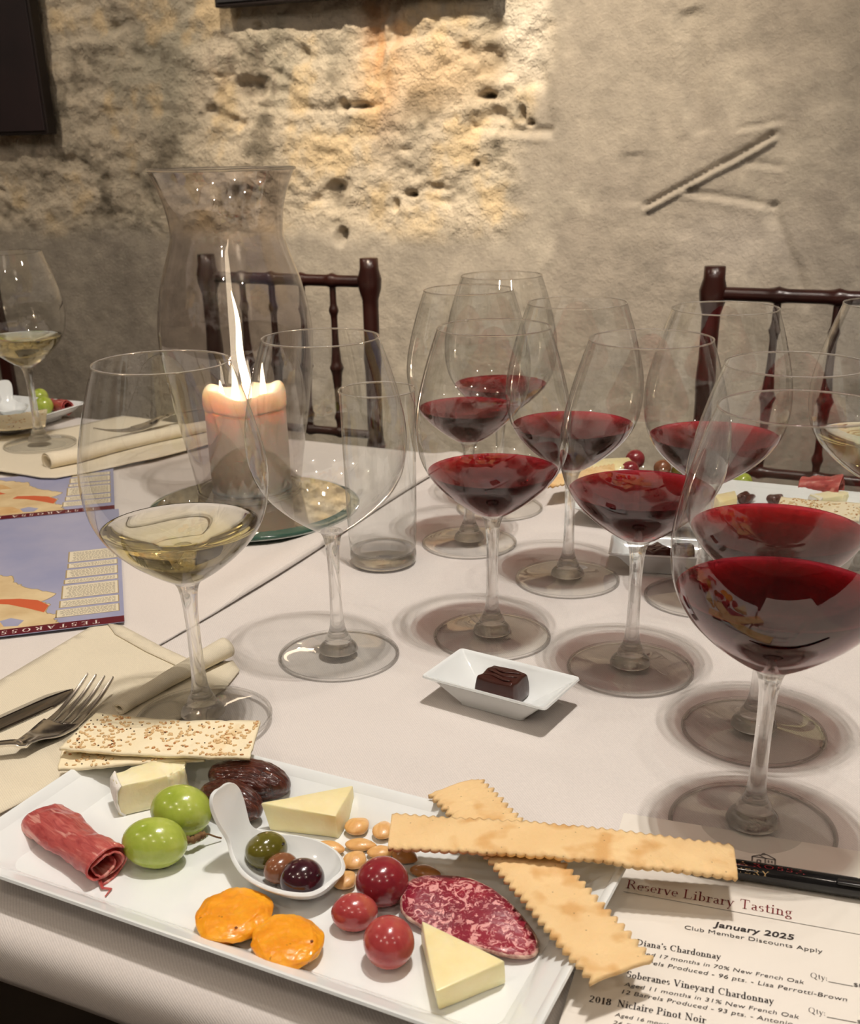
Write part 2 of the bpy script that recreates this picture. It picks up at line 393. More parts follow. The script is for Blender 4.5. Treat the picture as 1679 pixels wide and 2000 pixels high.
picture('wall_picture', tb0, tb0+.53, zb0, zb0+.42, FD, slate, 'slate-grey wall picture above the hurricane lamp, only its lower edge showing')

# ------------------------------------------------------------------ table and cloths
NEAR, FAR = .274, 1.128
def table():
    root = empty('dining_table', tn(-.3, (NEAR+FAR)/2, 0), TA, 'long banquet table hidden under white tablecloths', 'table')
    wood = M['mahogany']; W_ = FAR-NEAR-.10
    bmo('table_top', boxbm(2.6, W_, .03, .004, 2, (0, 0, T-.004-.015)), wood, root, False)
    for sx in (-1, 1):
        for sy in (-1, 1):
            v, f = lathe([(.0, 0), (.02, 0), (.024, .02), (.022, .35), (.03, T-.034), (0, T-.034)], 16)
            mk('leg', [(x+sx*1.2, y+sy*(W_/2-.08), z) for x, y, z in v], f, wood, root)
table()
def drape(name, t0, t1, top, mat, rad=.016, drop=.05, inward=.035, seed=0, lab='', far_drop=.22, ends=True):
    """cloth over the table: flat top, rounded near and far edges, drops with soft waves"""
    prof = []                                  # (n, z) from near hem up, over, and down the far side
    n0, n1 = NEAR, FAR
    prof += [(n0+.035, top-.034, .1), (n0+.012, top-.034, .3), (n0+.003, top-.030, .5), (n0+.0005, top-.024, .4)]
    for k in range(7):
        a = math.pi-k*math.pi/12; prof.append((n0+rad+rad*math.cos(a), top-rad+rad*math.sin(a), .05))
    m = 80
    for k in range(1, m): prof.append((n0+rad+(n1-n0-2*rad)*k/m, top, 0))
    for k in range(7):
        a = math.pi/2-k*math.pi/12; prof.append((n1-rad+rad*math.cos(a), top-rad+rad*math.sin(a), .05))
    prof += [(n1+.004, top-.06, .5), (n1+.012, top-far_drop, 1)]
    nt = int((t1-t0)/.012); vs = []; fs = []
    for i in range(nt+1):
        t = t0+(t1-t0)*i/nt
        for n, z, wv in prof:
            wob = .008*math.sin(t*9+seed)*wv+.004*math.sin(t*23+seed*2)*wv
            p = tn(t, n+wob*(1 if n < .7 else -1), z+ (.0004*(noise.noise(Vector((t*5, n*5, seed)))-1) if wv == 0 else 0)); vs.append(p)
    k = len(prof)
    for i in range(nt):
        for j in range(k-1): fs.append((i*k+j, (i+1)*k+j, (i+1)*k+j+1, i*k+j+1))
    o = mk(name, vs, fs, mat)
    s = o.modifiers.new('thick', 'SOLIDIFY'); s.thickness = .0008; s.offset = -1
    return o
TS = -.486
o = drape('tablecloth', -.62, 1.05, T, M['cloth'], seed=1)
tag(o, 'large white tablecloth under the front plate, the menu and the red wine glasses', 'tablecloth')
# second cloth, lying over the first with a soft rolled hem running away from the viewer
def cloth_two():
    top = T+.0010; t0, t1 = -1.7, TS; vs = []; fs = []; cols = []
    ncol = 90
    for i in range(ncol+1):
        n = NEAR-.0+(FAR-NEAR)*i/ncol
        row = [(t, top) for t in np.linspace(t0, t1-.05, 60)]
        row += [(t1-.04, top+.0005), (t1-.03, top+.0022), (t1-.02, top+.0045), (t1-.01, top+.0052), (t1-.004, top+.0040), (t1, top+.0012), (t1-.002, T+.0006), (t1-.012, T+.0006)]
        wob = .004*math.sin(n*11); lf = max(0, min(1, (n-.62)/.05))
        row = [(t, z if z <= top else top+(z-top)*lf) for t, z in row]
        for t, z in row:
            k = max(0, 1-(t1-t)/.2); vs.append(tn(t+wob*k, n, z))
        if i == 0: k0 = len(row)
    for i in range(ncol):
        for j in range(k0-1): fs.append((i*k0+j, i*k0+j+1, (i+1)*k0+j+1, (i+1)*k0+j))
    # drops at the long edges
    base = len(vs)
    for e, n, sgn in ((0, NEAR, -1), (ncol, FAR, 1)):
        st = len(vs)
        for d, zz in ((.006, -.003), (.009, -.012), (.009, -.03)):
            for j in range(k0):
                p = Vector(vs[e*k0+j]); vs.append(p+TN*(sgn*d)+Vector((0, 0, zz)))
        for r in range(3):
            for j in range(k0-1):
                a = (e*k0+j, e*k0+j+1) if r == 0 else (st+(r-1)*k0+j, st+(r-1)*k0+j+1)
                b = (st+r*k0+j, st+r*k0+j+1); fs.append((a[0], a[1], b[1], b[0]) if sgn < 0 else (a[1], a[0], b[0], b[1]))
    o = mk('tablecloth', vs, fs, M['cloth2']); tag(o, 'second white tablecloth on the left, its rolled hem crossing under the white wine glass', 'tablecloth')
cloth_two()

# ------------------------------------------------------------------ chairs
def turned(path_len, r, rings, seg=12):
    pr = [(0, 0)]; z = 0; n = 60
    for i in range(n+1):
        z = path_len*i/n; rr = r
        for c, wdt, amp in rings: rr += amp*math.exp(-((z-c)/wdt)**2)
        pr.append((rr, z))
    pr.append((0, path_len)); return lathe(pr, seg)
def rot_to_x(v): return [(z, y, -x) for x, y, z in v]
def chair(loc, rz, width, nsp, label, h=.925):
    root = empty('chiavari_chair', loc, rz, label, 'chair', None); wood = M['mahogany']
    for sx in (-1, 1):
        v, f = turned(h, .0125, [(.1, .008, .004), (.30, .008, .004), (.46, .01, .004), (h-.29, .006, .004), (h-.16, .006, .004), (h-.145, .006, .003), (h-.045, .010, .005), (h-.030, .004, .006), (h-.008, .007, .007)], 16)
        mk('back_post', [(x+sx*width/2, y, z) for x, y, z in v], f, wood, root)
        v, f = turned(.45, .013, [(.1, .008, .004), (.25, .008, .004)], 14)
        mk('leg', [(x+sx*(width/2+.01), y-.36, z) for x, y, z in v], f, wood, root)
    def rail(z, r=.0085, y=0, nm='top_rail'):
        v, f = turned(width-.02, r, [((width-.02)*(k+1)/(nsp+1), .006, .003) for k in range(nsp)], 12)
        mk(nm, [(x-(width-.02)/2, yy+y, zz+z) for x, yy, zz in rot_to_x(v)], f, wood, root)
    rail(h-.035, .009); rail(h-.275, .007, nm='lower_rail'); rail(h-.305, .007, nm='lower_rail')
    for k in range(nsp):
        v, f = turned(.245, .0052, [(.03, .006, .003), (.11, .03, .0035), (.11, .005, .003), (.20, .006, .003)], 10)
        mk('spindle', [(x-width/2+.01+(width-.02)*(k+1)/(nsp+1), y, z+h-.28) for x, y, z in v], f, wood, root)
    bmo('seat', boxbm(width+.05, .40, .028, .008, 3, (0, -.18, .455)), wood, root)
    bmo('cushion', boxbm(width+.03, .38, .04, .016, 4, (0, -.18, .489)), m_plain('seat_cushion', rgb(30, 26, 26), .8), root)
    for z, y in ((.2, -.36), (.2, 0), (.32, -.36)):
        v, f = turned(width, .009, [(width*.5, .01, .004)], 10); mk('stretcher', [(x-width/2, yy+y, zz+z) for x, yy, zz in rot_to_x(v)], f, wood, root)
def chair_n(px, ztop):  # distance of the back plane
    return at(px[0], px[1], ztop)
CN = 1.55
def chair_t(px, py):
    d = ray(px, py); k = CN/d.dot(TN); return (d*k).dot(TX)
tR = chair_t(1393, 560); tL1 = chair_t(722, 560); tL0 = chair_t(408, 560)
chair(tn(tR+.20, CN, 0), TA, .40, 4, 'dark mahogany spindle-back chair on the right, behind the plate of cheese and grapes')
chair(tn((tL0+tL1)/2, CN, 0), TA, tL1-tL0, 4, 'dark mahogany spindle-back chair behind the hurricane lamp')
tF = chair_t(2, 560)
chair(tn(tF-.20, CN-.02, 0), TA, .40, 4, 'dark mahogany chair at the left edge, only its end post showing', h=.935)

# ------------------------------------------------------------------ wine glasses
GH = .22
bowl_prof = spline([(.0055, .0915), (.012, .0950), (.0225, .1020), (.0335, .1110), (.0430, .1215), (.0496, .1345), (.0524, .1505), (.0518, .1660), (.0484, .1830), (.0430, .2020), (.0368, .2200)], 5)
def rad_at(z, prof=bowl_prof):
    for (r0, z0), (r1, z1) in zip(prof[:-1], prof[1:]):
        if z0 <= z <= z1: return r0+(r1-r0)*(z-z0)/(z1-z0+1e-9)
    return prof[0][0]
def make_bowl():
    me_v, me_f = lathe(bowl_prof, 96); m = bpy.data.meshes.new('bowl'); m.from_pydata(me_v, [], me_f); m.update(); m.shade_smooth(); m.materials.append(M['bowl']); return m
def mesh_of(v, f, mat, name):
    m = bpy.data.meshes.new(name); m.from_pydata(v, [], f); m.update(); m.shade_smooth(); m.materials.append(mat); return m
BOWL = make_bowl()
v, f = lathe([(.0368+.00055*math.cos(a), .2200+.00055*math.sin(a)) for a in np.linspace(0, 2*math.pi, 9)[:-1]], 96, closed=True)
RIM = mesh_of(v, f, M['solid'], 'rim')
stem_prof = [(0, .0055), (.0138, .0052), (.0128, .0082), (.0104, .0108), (.0092, .0122), (.0089, .0145), (.0068, .0185), (.0053, .0235), (.0045, .032), (.0042, .045), (.0041, .060), (.0044, .074), (.0052, .084), (.0064, .0895), (.0078, .0925), (.0060, .0940), (0, .0930)]
v, f = lathe(spline(stem_prof[1:-1], 3), 32); v2, f2 = lathe(stem_prof[:2], 32)
v, f = lathe([(0, .0050)]+spline(stem_prof[1:-1], 3)+[(0, .0925)], 32); STEM = mesh_of(v, f, M['solid'], 'stem')
foot_prof = [(.0005, .0058), (.010, .0054), (.018, .0042), (.028, .0026), (.037, .0017), (.0415, .0016)]
v, f = lathe(foot_prof, 96); FOOT = mesh_of(v, f, thin_glass('foot_glass', (.93, .935, .93), (.6, .6, .58), 4, .06), 'foot')
v, f = lathe([(.0416+.0013*math.cos(a), .0013+.0011*math.sin(a)) for a in np.linspace(0, 2*math.pi, 11)[:-1]], 96, closed=True)
FRIM = mesh_of(v, f, M['foot_edge'], 'foot_rim')
WINE = {}
def wine_mesh(level, kind):
    k = (round(level, 4), kind)
    if k not in WINE:
        pr = [(0, .0948)]
        zz = np.linspace(.0962, level, 16)
        for z in zz: pr.append((rad_at(z)*.992-.0002, z))
        rt = pr[-1][0]; pr.append((rt+.0002, level+.0008)); pr.append((rt-.0012, level+.00015)); pr.append((rt-.004, level)); pr.append((0, level))
        v, f = lathe(pr, 80); WINE[k] = mesh_of(v, f, M[kind], 'wine')
    return WINE[k]
GLASS = []
def wine_glass(x, y, level, kind, label, z=0, s=1.0, group=None, tilt=(0, 0)):
    root = empty('wine_glass', (x, y, T+z), random.random()*6, label, 'wine glass', group); root.scale = (s, s, s)
    for nm, me in (('bowl', BOWL), ('rim', RIM), ('stem', STEM), ('foot', FOOT), ('foot_rim', FRIM)):
        o = bpy.data.objects.new(nm, me); C.objects.link(o); o.parent = last if nm.endswith('rim') else root; last = o
    if kind:
        o = bpy.data.objects.new('wine', wine_mesh(level, kind)); C.objects.link(o); o.parent = root
        o['label'] = 'pool of dark red wine' if kind == 'red_wine' else 'pool of pale yellow white wine'
    GLASS.append(root); return root
random.seed(5)
for x, y, lv, kd, lb in [
    (-.0647, .6951, 0, None, 'empty wine glass standing in front of the small water tumbler'),
    (.0455, .7224, .1245, 'red_wine', 'red wine glass directly behind the front chocolate dish, left of its neighbour'),
    (.1362, .6637, .1262, 'red_wine', 'red wine glass just right of the front chocolate dish'),
    (.1660, .4724, .1325, 'red_wine', 'nearest and largest red wine glass, its foot under the menu sheet'),
    (.1952, .5740, .1290, 'red_wine', 'red wine glass directly behind the nearest one at the right edge'),
    (.0376, .9296, .1225, 'red_wine', 'red wine glass to the right of the water tumbler, behind another'),
    (.1146, .8342, .1285, 'red_wine', 'red wine glass in the middle of the group, beside the far cheese and grapes'),
    (.2129, .7889, .1285, 'red_wine', 'red wine glass in front of the right-hand chair, before the far plate'),
    (.0718, 1.0323, .1220, 'red_wine', 'farthest red wine glass, at the back of the group')]:
    wine_glass(x, y, lv, kd, lb)
wine_glass(-.1427, .5980, .1262, 'white_wine', 'white wine glass at the left front, pale wine, standing before the rolled napkin', z=.0036)
wine_glass(.3367, .7939, .1250, 'white_wine', 'white wine glass cut off by the right edge of the picture')
wine_glass(-.4807*.974, 1.3345*.974, .1265, 'white_wine', 'white wine glass at the left edge beside the far-left plate', z=.0085)

# ------------------------------------------------------------------ water tumbler
p = at(749, 1098)
root = empty('water_tumbler', p, 0, 'small empty straight-sided water tumbler between the candle and the red wine', 'glass')
TH = .149; tr0, tr1 = .0285, .0318
v, f = lathe(spline([(tr0-.002, .011), (tr0-.0008, .014), (tr0+.0008, .03), (tr1-.001, TH-.02), (tr1-.0006, TH)], 6), 72); mk('wall', v, f, thin_glass('tumbler_thin', (.93, .94, .935), (.45, .46, .44), 3.5, .07), root)
v, f = lathe([(0, .0006), (tr0-.004, .0004), (tr0-.0006, .0022), (tr0+.0002, .008), (tr0-.0003, .0128), (tr0-.0035, .0122), (tr0-.010, .0100), (0, .0092)], 72); mk('thick_base', v, f, M['solid'], root)
v, f = lathe([(tr1-.0006+.0008*math.cos(a), TH+.0008*math.sin(a)) for a in np.linspace(0, 2*math.pi, 9)[:-1]], 72, closed=True); mk('rim', v, f, M['solid'], root)

# ------------------------------------------------------------------ mirror, candle, hurricane glass
MC = at(498, 1002)
root = empty('mirror_plate', MC+Vector((0, 0, .0052)), 0, 'round mirror plate with a green glass edge under the candle', 'mirror')
MR = .104
v, f = lathe([(0, .0062), (MR-.009, .0062)], 96); mk('mirror_face', v, f, m_plain('mirror_silver', (.78, .80, .79), .02, Metallic=1.0), root)
v, f = lathe([(MR-.009, .0062), (MR-.002, .0045), (MR, .0035), (MR, .0004), (MR-.002, 0), (0, 0)], 96); mk('bevelled_edge', v, f, m_plain('green_glass_edge', rgb(70, 104, 90), .04, Transmission_Weight=.35, IOR=1.5), root)
ZM = .0116
HC = at(490, 975); HC.z = T+ZM
cand = empty('pillar_candle', HC+Vector((.002, .004, 0)), 0, 'thick ivory pillar candle burning with tall flames inside the glass', 'candle')
wax = NT('ivory_wax'); co_ = wax.coord(); wax.pbr(wax.ramp(wax.noise(co_, 20), [(.3, rgb(236, 220, 196)), (.7, rgb(244, 230, 208))]), .45, Subsurface_Weight=1.0, Subsurface_Radius=(.030, .020, .015), Subsurface_Scale=.8, IOR=1.42)
cr = .0405; CH = .101
prof = spline([(0, .0), (cr-.003, .0), (cr-.0005, .004), (cr, .03), (cr-.0002, .08), (cr+.0008, CH-.018), (cr+.0006, CH-.006), (cr-.003, CH), (cr-.009, CH-.001), (cr-.013, CH-.007), (cr-.020, CH-.016), (.012, CH-.020), (0, CH-.021)], 4)
prof = [(max(r, 0), z) for r, z in prof]; prof[0] = (0, 0); prof[-1] = (0, CH-.021)
v, f = lathe(prof, 64)
def wob(x, y, z):
    a = math.atan2(y, x); k = max(0, (z-CH+.03)/.03); return (x, y, z+k*(.003*math.sin(a*2+1)+.0018*math.sin(a*5)) if math.hypot(x, y) > .012 else z)
mk('wax_pillar', [wob(*q_) for q_ in v], f, wax.m, cand)
flame_m = NT('flame'); tcz = flame_m.n('ShaderNodeTexCoord'); sep = flame_m.n('ShaderNodeSeparateXYZ', {0: (tcz, 'Generated')})
em = flame_m.n('ShaderNodeEmission', {'Color': (flame_m.ramp((sep, 2), [(0, (1, .72, .45)), (.25, (1, .84, .62)), (1, (1, .80, .55))]), 0), 'Strength': 7.0}); flame_m.t.links.new(em.outputs[0], flame_m.out.inputs[0])
wick_m = m_plain('burnt_wick', (.02, .015, .01), .9)
def flame(x, y, z, h, r, lean):
    pr = []
    n = 24
    for i in range(n+1):
        t = i/n; rr = r*(math.sin(math.pi*min(1, t*1.9)*.5+0) if t < .18 else 1)*((1-t)**.75 if t > .18 else 1); rr = r*(t/.18)**.6 if t < .18 else r*((1-t)/.82)**.7
        pr.append((rr, t*h))
    pr[0] = (0, 0); pr[-1] = (0, h); v, f = lathe(pr, 16)
    return mk('flame', [(a+x+lean*c+.0012*math.sin(c*90+x*50), b+y, c+z) for a, b, c in v], f, flame_m.m, cand)
zf = CH-.018
for (x, y, h, r, ln) in ((.004, 0, .112, .0046, -.06), (-.010, .004, .042, .0045, .0), (.017, -.004, .044, .0038, .12), (-.020, -.005, .028, .0038, -.12)):
    flame(x, y, zf, h, r, ln)
    v, f = tube([(x, y, zf-.006), (x+.0005, y, zf+.002), (x+.002, y, zf+.008)], .0009, 6); mk('wick', v, f, wick_m, cand)
lamp('candle_light', 'POINT', cand.location+Vector((0, 0, CH+.022)), .9, (1, .62, .38), .006)
hur = empty('hurricane_glass', HC, 0, 'tall clear hurricane glass with a flared rim around the candle', 'candle holder')
hp = spline([(.052, .0015), (.054, .012), (.0575, .035), (.0665, .085), (.0735, .135), (.0735, .165), (.067, .200), (.0560, .232), (.0525, .246), (.0545, .267), (.0605, .287), (.0665, .300)], 8)
v, f = lathe(hp, 96); mk('glass_body', v, f, M['hurr'], hur)
v, f = lathe([(.0667+.0016*math.cos(a), .301+.0016*math.sin(a)) for a in np.linspace(0, 2*math.pi, 11)[:-1]], 96, closed=True); mk('flared_rim', v, f, M['solid'], hur)
v, f = lathe([(.0520+.0014*math.cos(a), .0016+.0014*math.sin(a)) for a in np.linspace(0, 2*math.pi, 11)[:-1]], 96, closed=True); mk('base_ring', v, f, M['solid'], hur)

# ------------------------------------------------------------------ dishes and plates
def rr_loop(sx, sy, r, n=6):
    out = []
    for cx, cy_, a0 in ((1, 1, 0), (-1, 1, 90), (-1, -1, 180), (1, -1, 270)):
        for k in range(n+1):
            a = R_(a0+90*k/n); out.append((cx*(sx/2-r)+r*math.cos(a), cy_*(sy/2-r)+r*math.sin(a)))
    return out
def dish_mesh(name, rings, mat, parent):
    vs, fs = [], []; n = None
    for sx, sy, r, z in rings:
        L = rr_loop(sx, sy, r); n = len(L); vs += [(x, y, z) for x, y in L]
    for i in range(len(rings)-1):
        for k in range(n):
            j = (k+1) % n; fs.append((i*n+k, i*n+j, (i+1)*n+j, (i+1)*n+k))
    fs.append(tuple(range(n))[::-1]); fs.append(tuple(range((len(rings)-1)*n, len(rings)*n)))
    o = mk(name, vs, fs, mat, parent, sharp=60); return o
def plate(loc, rz, L, Wd, label, name='serving_plate', hz=.019, group=None):
    root = empty(name, loc, rz, label, 'plate', group)
    a = L; b = Wd
    rings = [(a-.052, b-.052, .008, .0004), (a-.048, b-.048, .010, .0), (a-.046, b-.046, .010, .003), (a-.020, b-.020, .010, hz-.0055), (a-.004, b-.004, .010, hz-.0028), (a, b, .011, hz-.0012), (a-.0012, b-.0012, .011, hz),
             (a-.0045, b-.0045, .011, hz-.0002), (a-.012, b-.012, .010, hz-.0045), (a-.022, b-.022, .010, hz-.0098), (a-.034, b-.034, .012, hz-.0132), (a-.046, b-.046, .014, hz-.0140), (a-.06, b-.06, .015, hz-.0140)]
    dish_mesh('plate_body', rings, M['porcelain'], root); return root
PZ = .005            # surface of the plate floor above the cloth
PA = R_(-26.6)
plate((-.0716, .4318, T), PA, .303, .144, 'white rectangular serving plate in front, loaded with fruit, cheese and crackers')
FPc = Vector((.3400, .985, T))
_back = (at(1471, 928, .018)+at(1640, 941, .018))/2
n_ = Vector((math.sin(R_(21+4)), math.cos(R_(25)), 0)); FPc = at(1500, 945, .018)-n_*.072; FPc = Vector((FPc.x-.010, FPc.y+.004, T))
plate(FPc, R_(-25), .303, .144, 'white rectangular plate at the far right behind the glasses, with cheese, grapes and ham')
def dish(px, py, rz, label, L=.089, Wd=.050):
    c = at(px, py); root = empty('small_dish', c, rz, label, 'dish')
    hz = .020
    rings = [(L-.045, Wd-.026, .003, .0006), (L-.043, Wd-.024, .003, .0), (L-.042, Wd-.023, .003, .0015), (L-.014, Wd-.010, .003, hz-.005), (L, Wd, .003, hz-.0012), (L-.0008, Wd-.0008, .003, hz), (L-.004, Wd-.004, .0025, hz-.0002), (L-.006, Wd-.006, .002, hz-.0018), (L-.048, Wd-.030, .001, .0042), (L-.052, Wd-.034, .001, .0040)]
    dish_mesh('dish_body', rings, M['porcelain'], root); return root
dA, dB = at(835, 1322, .019), at(1075, 1395, .019); dAng = math.atan2((at(1075, 1395, .019)-at(845, 1333, .019)).y, (at(1075, 1395, .019)-at(845, 1333, .019)).x)
dc = (at(833, 1322, .019)+at(1123, 1326, .019))/2
d1 = dish(979, 1352, dAng, 'small white rectangular dish holding one chocolate, in front of the red wine glasses')
d1.location = (dc.x, dc.y, T)
d2 = dish(1292, 1110, R_(-12), 'small white dish with two chocolates behind the front red glasses')
chocM = m_mottled('dark_chocolate', rgb(54, 27, 22), rgb(72, 38, 31), 25, .28, .35, .0012, 60)
def chocolate(loc, rz, sx, sy, sz, label, cut=False):
    root = empty('chocolate', loc, rz, label, 'chocolate')
    bm = boxbm(sx, sy, sz, .0018, 3, (0, 0, sz/2)); bmesh.ops.subdivide_edges(bm, edges=bm.edges[:], cuts=2, use_grid_fill=True)
    for v in bm.verts:
        k = noise.noise(Vector((v.co.x*220, v.co.y*220, v.co.z*200)))
        top = max(0, v.co.z/sz-.5)*2
        v.co.x *= 1-.10*top; v.co.y *= 1-.10*top; v.co.z += .0006*k+top*.0008*math.sin((v.co.x+v.co.y)*500)
    body = bmo('chocolate_body', bm, chocM, root)
    # ripples on top
    for k in range(3):
        v, f = tube([(sx*.36*(t*2-1), sy*(-.22+.22*k)+.0012*math.sin(t*6+k), sz+.0002) for t in np.linspace(0, 1, 9)], [.0004+.0009*math.sin(math.pi*t) for t in np.linspace(0, 1, 9)], 8, True, .5); mk('ripple', v, f, chocM, body)
    if cut:
        bmo('cut_face', boxbm(sx*.8, .001, sz*.8, 0, 1, (0, -sy/2-.0002, sz/2)), m_mottled('ganache', rgb(88, 66, 52), rgb(118, 94, 74), 300, .8), root)
chocolate(Vector((dc.x, dc.y, T+.0044))+Vector((.001, .001, 0)), dAng, .0285, .0235, .0165, 'square dark chocolate with a rippled top in the front dish')
dl = d2.location
chocolate(dl+Vector((-.006, .002, .0044)), R_(30), .022, .020, .014, 'dark chocolate on the left of the rear dish')
chocolate(dl+Vector((.016, -.002, .0044)), R_(-8), .020, .010, .017, 'cut chocolate showing its grey-brown filling, in the rear dish', True)

# ------------------------------------------------------------------ food on the front plate
def fresnel_skin(name, base_stops, scale, rough=.22, sss=.25, rad=(.01, .006, .003), bump=.1, coat=.3, coord_scale=(1, 1, 1), speck=None):
    n = NT(name); co = n.coord('Object', coord_scale); r = n.ramp(n.noise(co, scale, 4, .6, .4), base_stops); col = r
    if speck:
        sp = n.ramp(n.noise(co, speck[1], 2), [(.0, (0, 0, 0)), (speck[2], (0, 0, 0)), (speck[2]+.04, (1, 1, 1))]); col = n.mix(sp, r, speck[0])
    n.pbr(col, rough, Subsurface_Weight=sss, Subsurface_Radius=rad, Subsurface_Scale=.5, Coat_Weight=coat, Coat_Roughness=.08, Normal=n.bump(n.noise(co, scale*5, 3), bump, .0006)); return n.m
M['green_grape'] = fresnel_skin('green_grape_skin', [(.3, rgb(150, 168, 58)), (.5, rgb(172, 186, 82)), (.72, rgb(190, 198, 108))], 50, .2, .5, (.008, .010, .003), .04)
M['red_grape'] = fresnel_skin('red_grape_skin', [(.30, rgb(112, 22, 38)), (.52, rgb(140, 40, 48)), (.70, rgb(172, 92, 62)), (.85, rgb(168, 140, 70))], 38, .2, .35, (.012, .004, .003), .04)
M['red_grape2'] = fresnel_skin('pale_red_grape_skin', [(.30, rgb(150, 44, 52)), (.5, rgb(176, 76, 74)), (.75, rgb(196, 124, 84))], 42, .2, .45, (.012, .005, .003), .04)
M['stem_brown'] = m_mottled('grape_stem', rgb(96, 66, 38), rgb(140, 108, 66), 200, .8, .5, .001)
def pxy(px, py, z): v = at(px, py, z); return v
def ball(name, label, cat, px, py, rx_px, ry_px, mat, rot=0, squash=1.0, base=PZ, amp=.03, group=None, seed=0, part='flesh', fn=None, tiltz=0, sub=4):
    """ellipsoid fruit resting at height base; rx_px: half size across, ry_px: half size the other way, in the picture"""
    m = mpp(px, py, base+.01); rx = rx_px*m; ry = ry_px*m; rz = min(rx, ry)*squash
    c = at(px, py, base+rz*.97)
    root = empty(name, Vector((c.x, c.y, T+base)), rot, label, cat, group)
    b = blob(rx, ry, rz, amp, 1.3, seed, sub, fn)
    for v in b.verts: v.co.z += rz*.97
    bmo(part, b, mat, root); return root, (rx, ry, rz)
g1, d_ = ball('green_grape', 'green grape nearest the rolled ham, lying on its side', 'grape', 302, 1646, 64, 50, M['green_grape'], R_(-6), 1, seed=1, amp=.02, group=None)
g2, d2_ = ball('green_grape', 'green grape behind, touching the handle of the white spoon', 'grape', 354, 1583, 60, 50, M['green_grape'], R_(-12), 1, seed=2, amp=.02)
def dimple(root, pos, r, mat, name='stem_scar'):
    bmo(name, blob(r, r, r*.4, .2, 3, 5, 2), mat, root, loc=pos)
sp_ = [at(362, 1640, .013), at(378, 1640, .012), at(392, 1632, .012), (at(405, 1629, .012)), at(420, 1634, .009), at(432, 1637, .007)]
rt = empty('grape_stem', Vector((sp_[0].x, sp_[0].y, T+PZ)), 0, 'short brown grape stem between the green grapes and the spoon', 'stem')
pp = [p-rt.location for p in sp_]; v, f = tube(spline([tuple(p) for p in pp], 5), [.0014+.0009*math.sin(i*2.1)**2 if i < 14 else .0005 for i in range(26)], 8); mk('twig', v, f, M['stem_brown'], rt)
# red grapes
ball('red_grape', 'dark red grape with a green end, topmost of the three, beside the almonds', 'grape', 746, 1722, 52, 50, M['red_grape'], .4, .98, seed=3, amp=.02)
ball('red_grape', 'smaller pale red grape on the left, next to the spoon', 'grape', 692, 1782, 46, 38, M['red_grape2'], .1, 1, seed=4, amp=.03)
ball('red_grape', 'bright red round grape in front, nearest the cheese wedge', 'grape', 759, 1840, 50, 54, M['red_grape2'], .2, 1.02, seed=6, amp=.02)
# almonds
alm = fresnel_skin('blanched_almond', [(.3, rgb(214, 160, 96)), (.55, rgb(228, 180, 116)), (.8, rgb(236, 196, 138))], 90, .35, .15, (.006, .004, .002), .25, .25, (1, 3, 1))
alm_shade = fresnel_skin('shaded_almond', [(.3, rgb(160, 104, 52)), (.7, rgb(190, 132, 74))], 90, .3, .15, (.006, .004, .002), .25, .3)  # same almonds, with the shade they lie in put into a browner colour
def almond_fn(d, p):
    k = 1-.32*max(0, d.x)**1.5; return Vector((p.x*(1.0+.12*max(0, d.x)), p.y*k, p.z*(1-.25*abs(d.x))))
where_a = ['beside the point of the upper cheese wedge', 'half under the long cracker', 'touching the spoon rim at the top', 'in the middle of the pile', 'lowest beside the spoon', 'between its neighbours in the centre', 'just behind the dark red grape', 'next to the smaller red grape', 'darker, under the shade of the long cracker', 'brown from painted shade, alone by the salami']
for i, (px, py, rx, ry, rot, mt) in enumerate([(697, 1614, 26, 24, .8, alm), (748, 1622, 27, 22, 1.4, alm), (643, 1656, 30, 20, -.3, alm), (703, 1650, 30, 18, -.1, alm), (653, 1689, 27, 20, -.2, alm), (693, 1680, 27, 24, 1.2, alm),
                                              (743, 1664, 28, 18, 0, alm), (673, 1719, 26, 25, 1.0, alm), (790, 1671, 27, 22, -.6, alm_shade), (829, 1702, 31, 18, -.3, alm_shade)]):
    ball('almond', 'peeled almond '+where_a[i], 'almond', px, py, rx, ry, mt, rot, .62, group='almonds on the front plate', seed=20+i, amp=.06, fn=almond_fn, sub=3, part='kernel')
# apricots
apr = fresnel_skin('dried_apricot', [(.25, rgb(222, 132, 16)), (.5, rgb(238, 158, 26)), (.75, rgb(246, 178, 44))], 60, .38, .35, (.012, .006, .002), .5, .3, speck=(rgb(120, 62, 14), 170, .70))
def apr_fn(d, p):
    r = math.hypot(d.x, d.y); return Vector((p.x*(1+.04*noise.noise(d*3)), p.y*(1+.04*noise.noise(d*3+Vector((5, 0, 0)))), p.z*(.55+.45*r if d.z > 0 else .8)+.0006*noise.noise(d*9)))
for i, (px, py, rx, ry, lb) in enumerate([(457, 1788, 72, 80, 'dried apricot on the left, half resting over the other'), (560, 1838, 68, 76, 'dried apricot on the right, by the front rim of the plate')]):
    m = mpp(px, py, .01); c = at(px, py, .012); root = empty('dried_apricot', Vector((c.x, c.y, T+PZ)), -.4+i*.9, lb, 'dried apricot')
    b = blob(rx*m, ry*m, .0072, .10, 2.2, 40+i, 5, apr_fn)
    for v in b.verts: v.co.z += .0066
    bmo('fruit', b, apr, root)
    dimple(root, (rx*m*.5, -ry*m*.6, .0112), .0007, m_plain('dry_spot', rgb(110, 60, 20), .7))
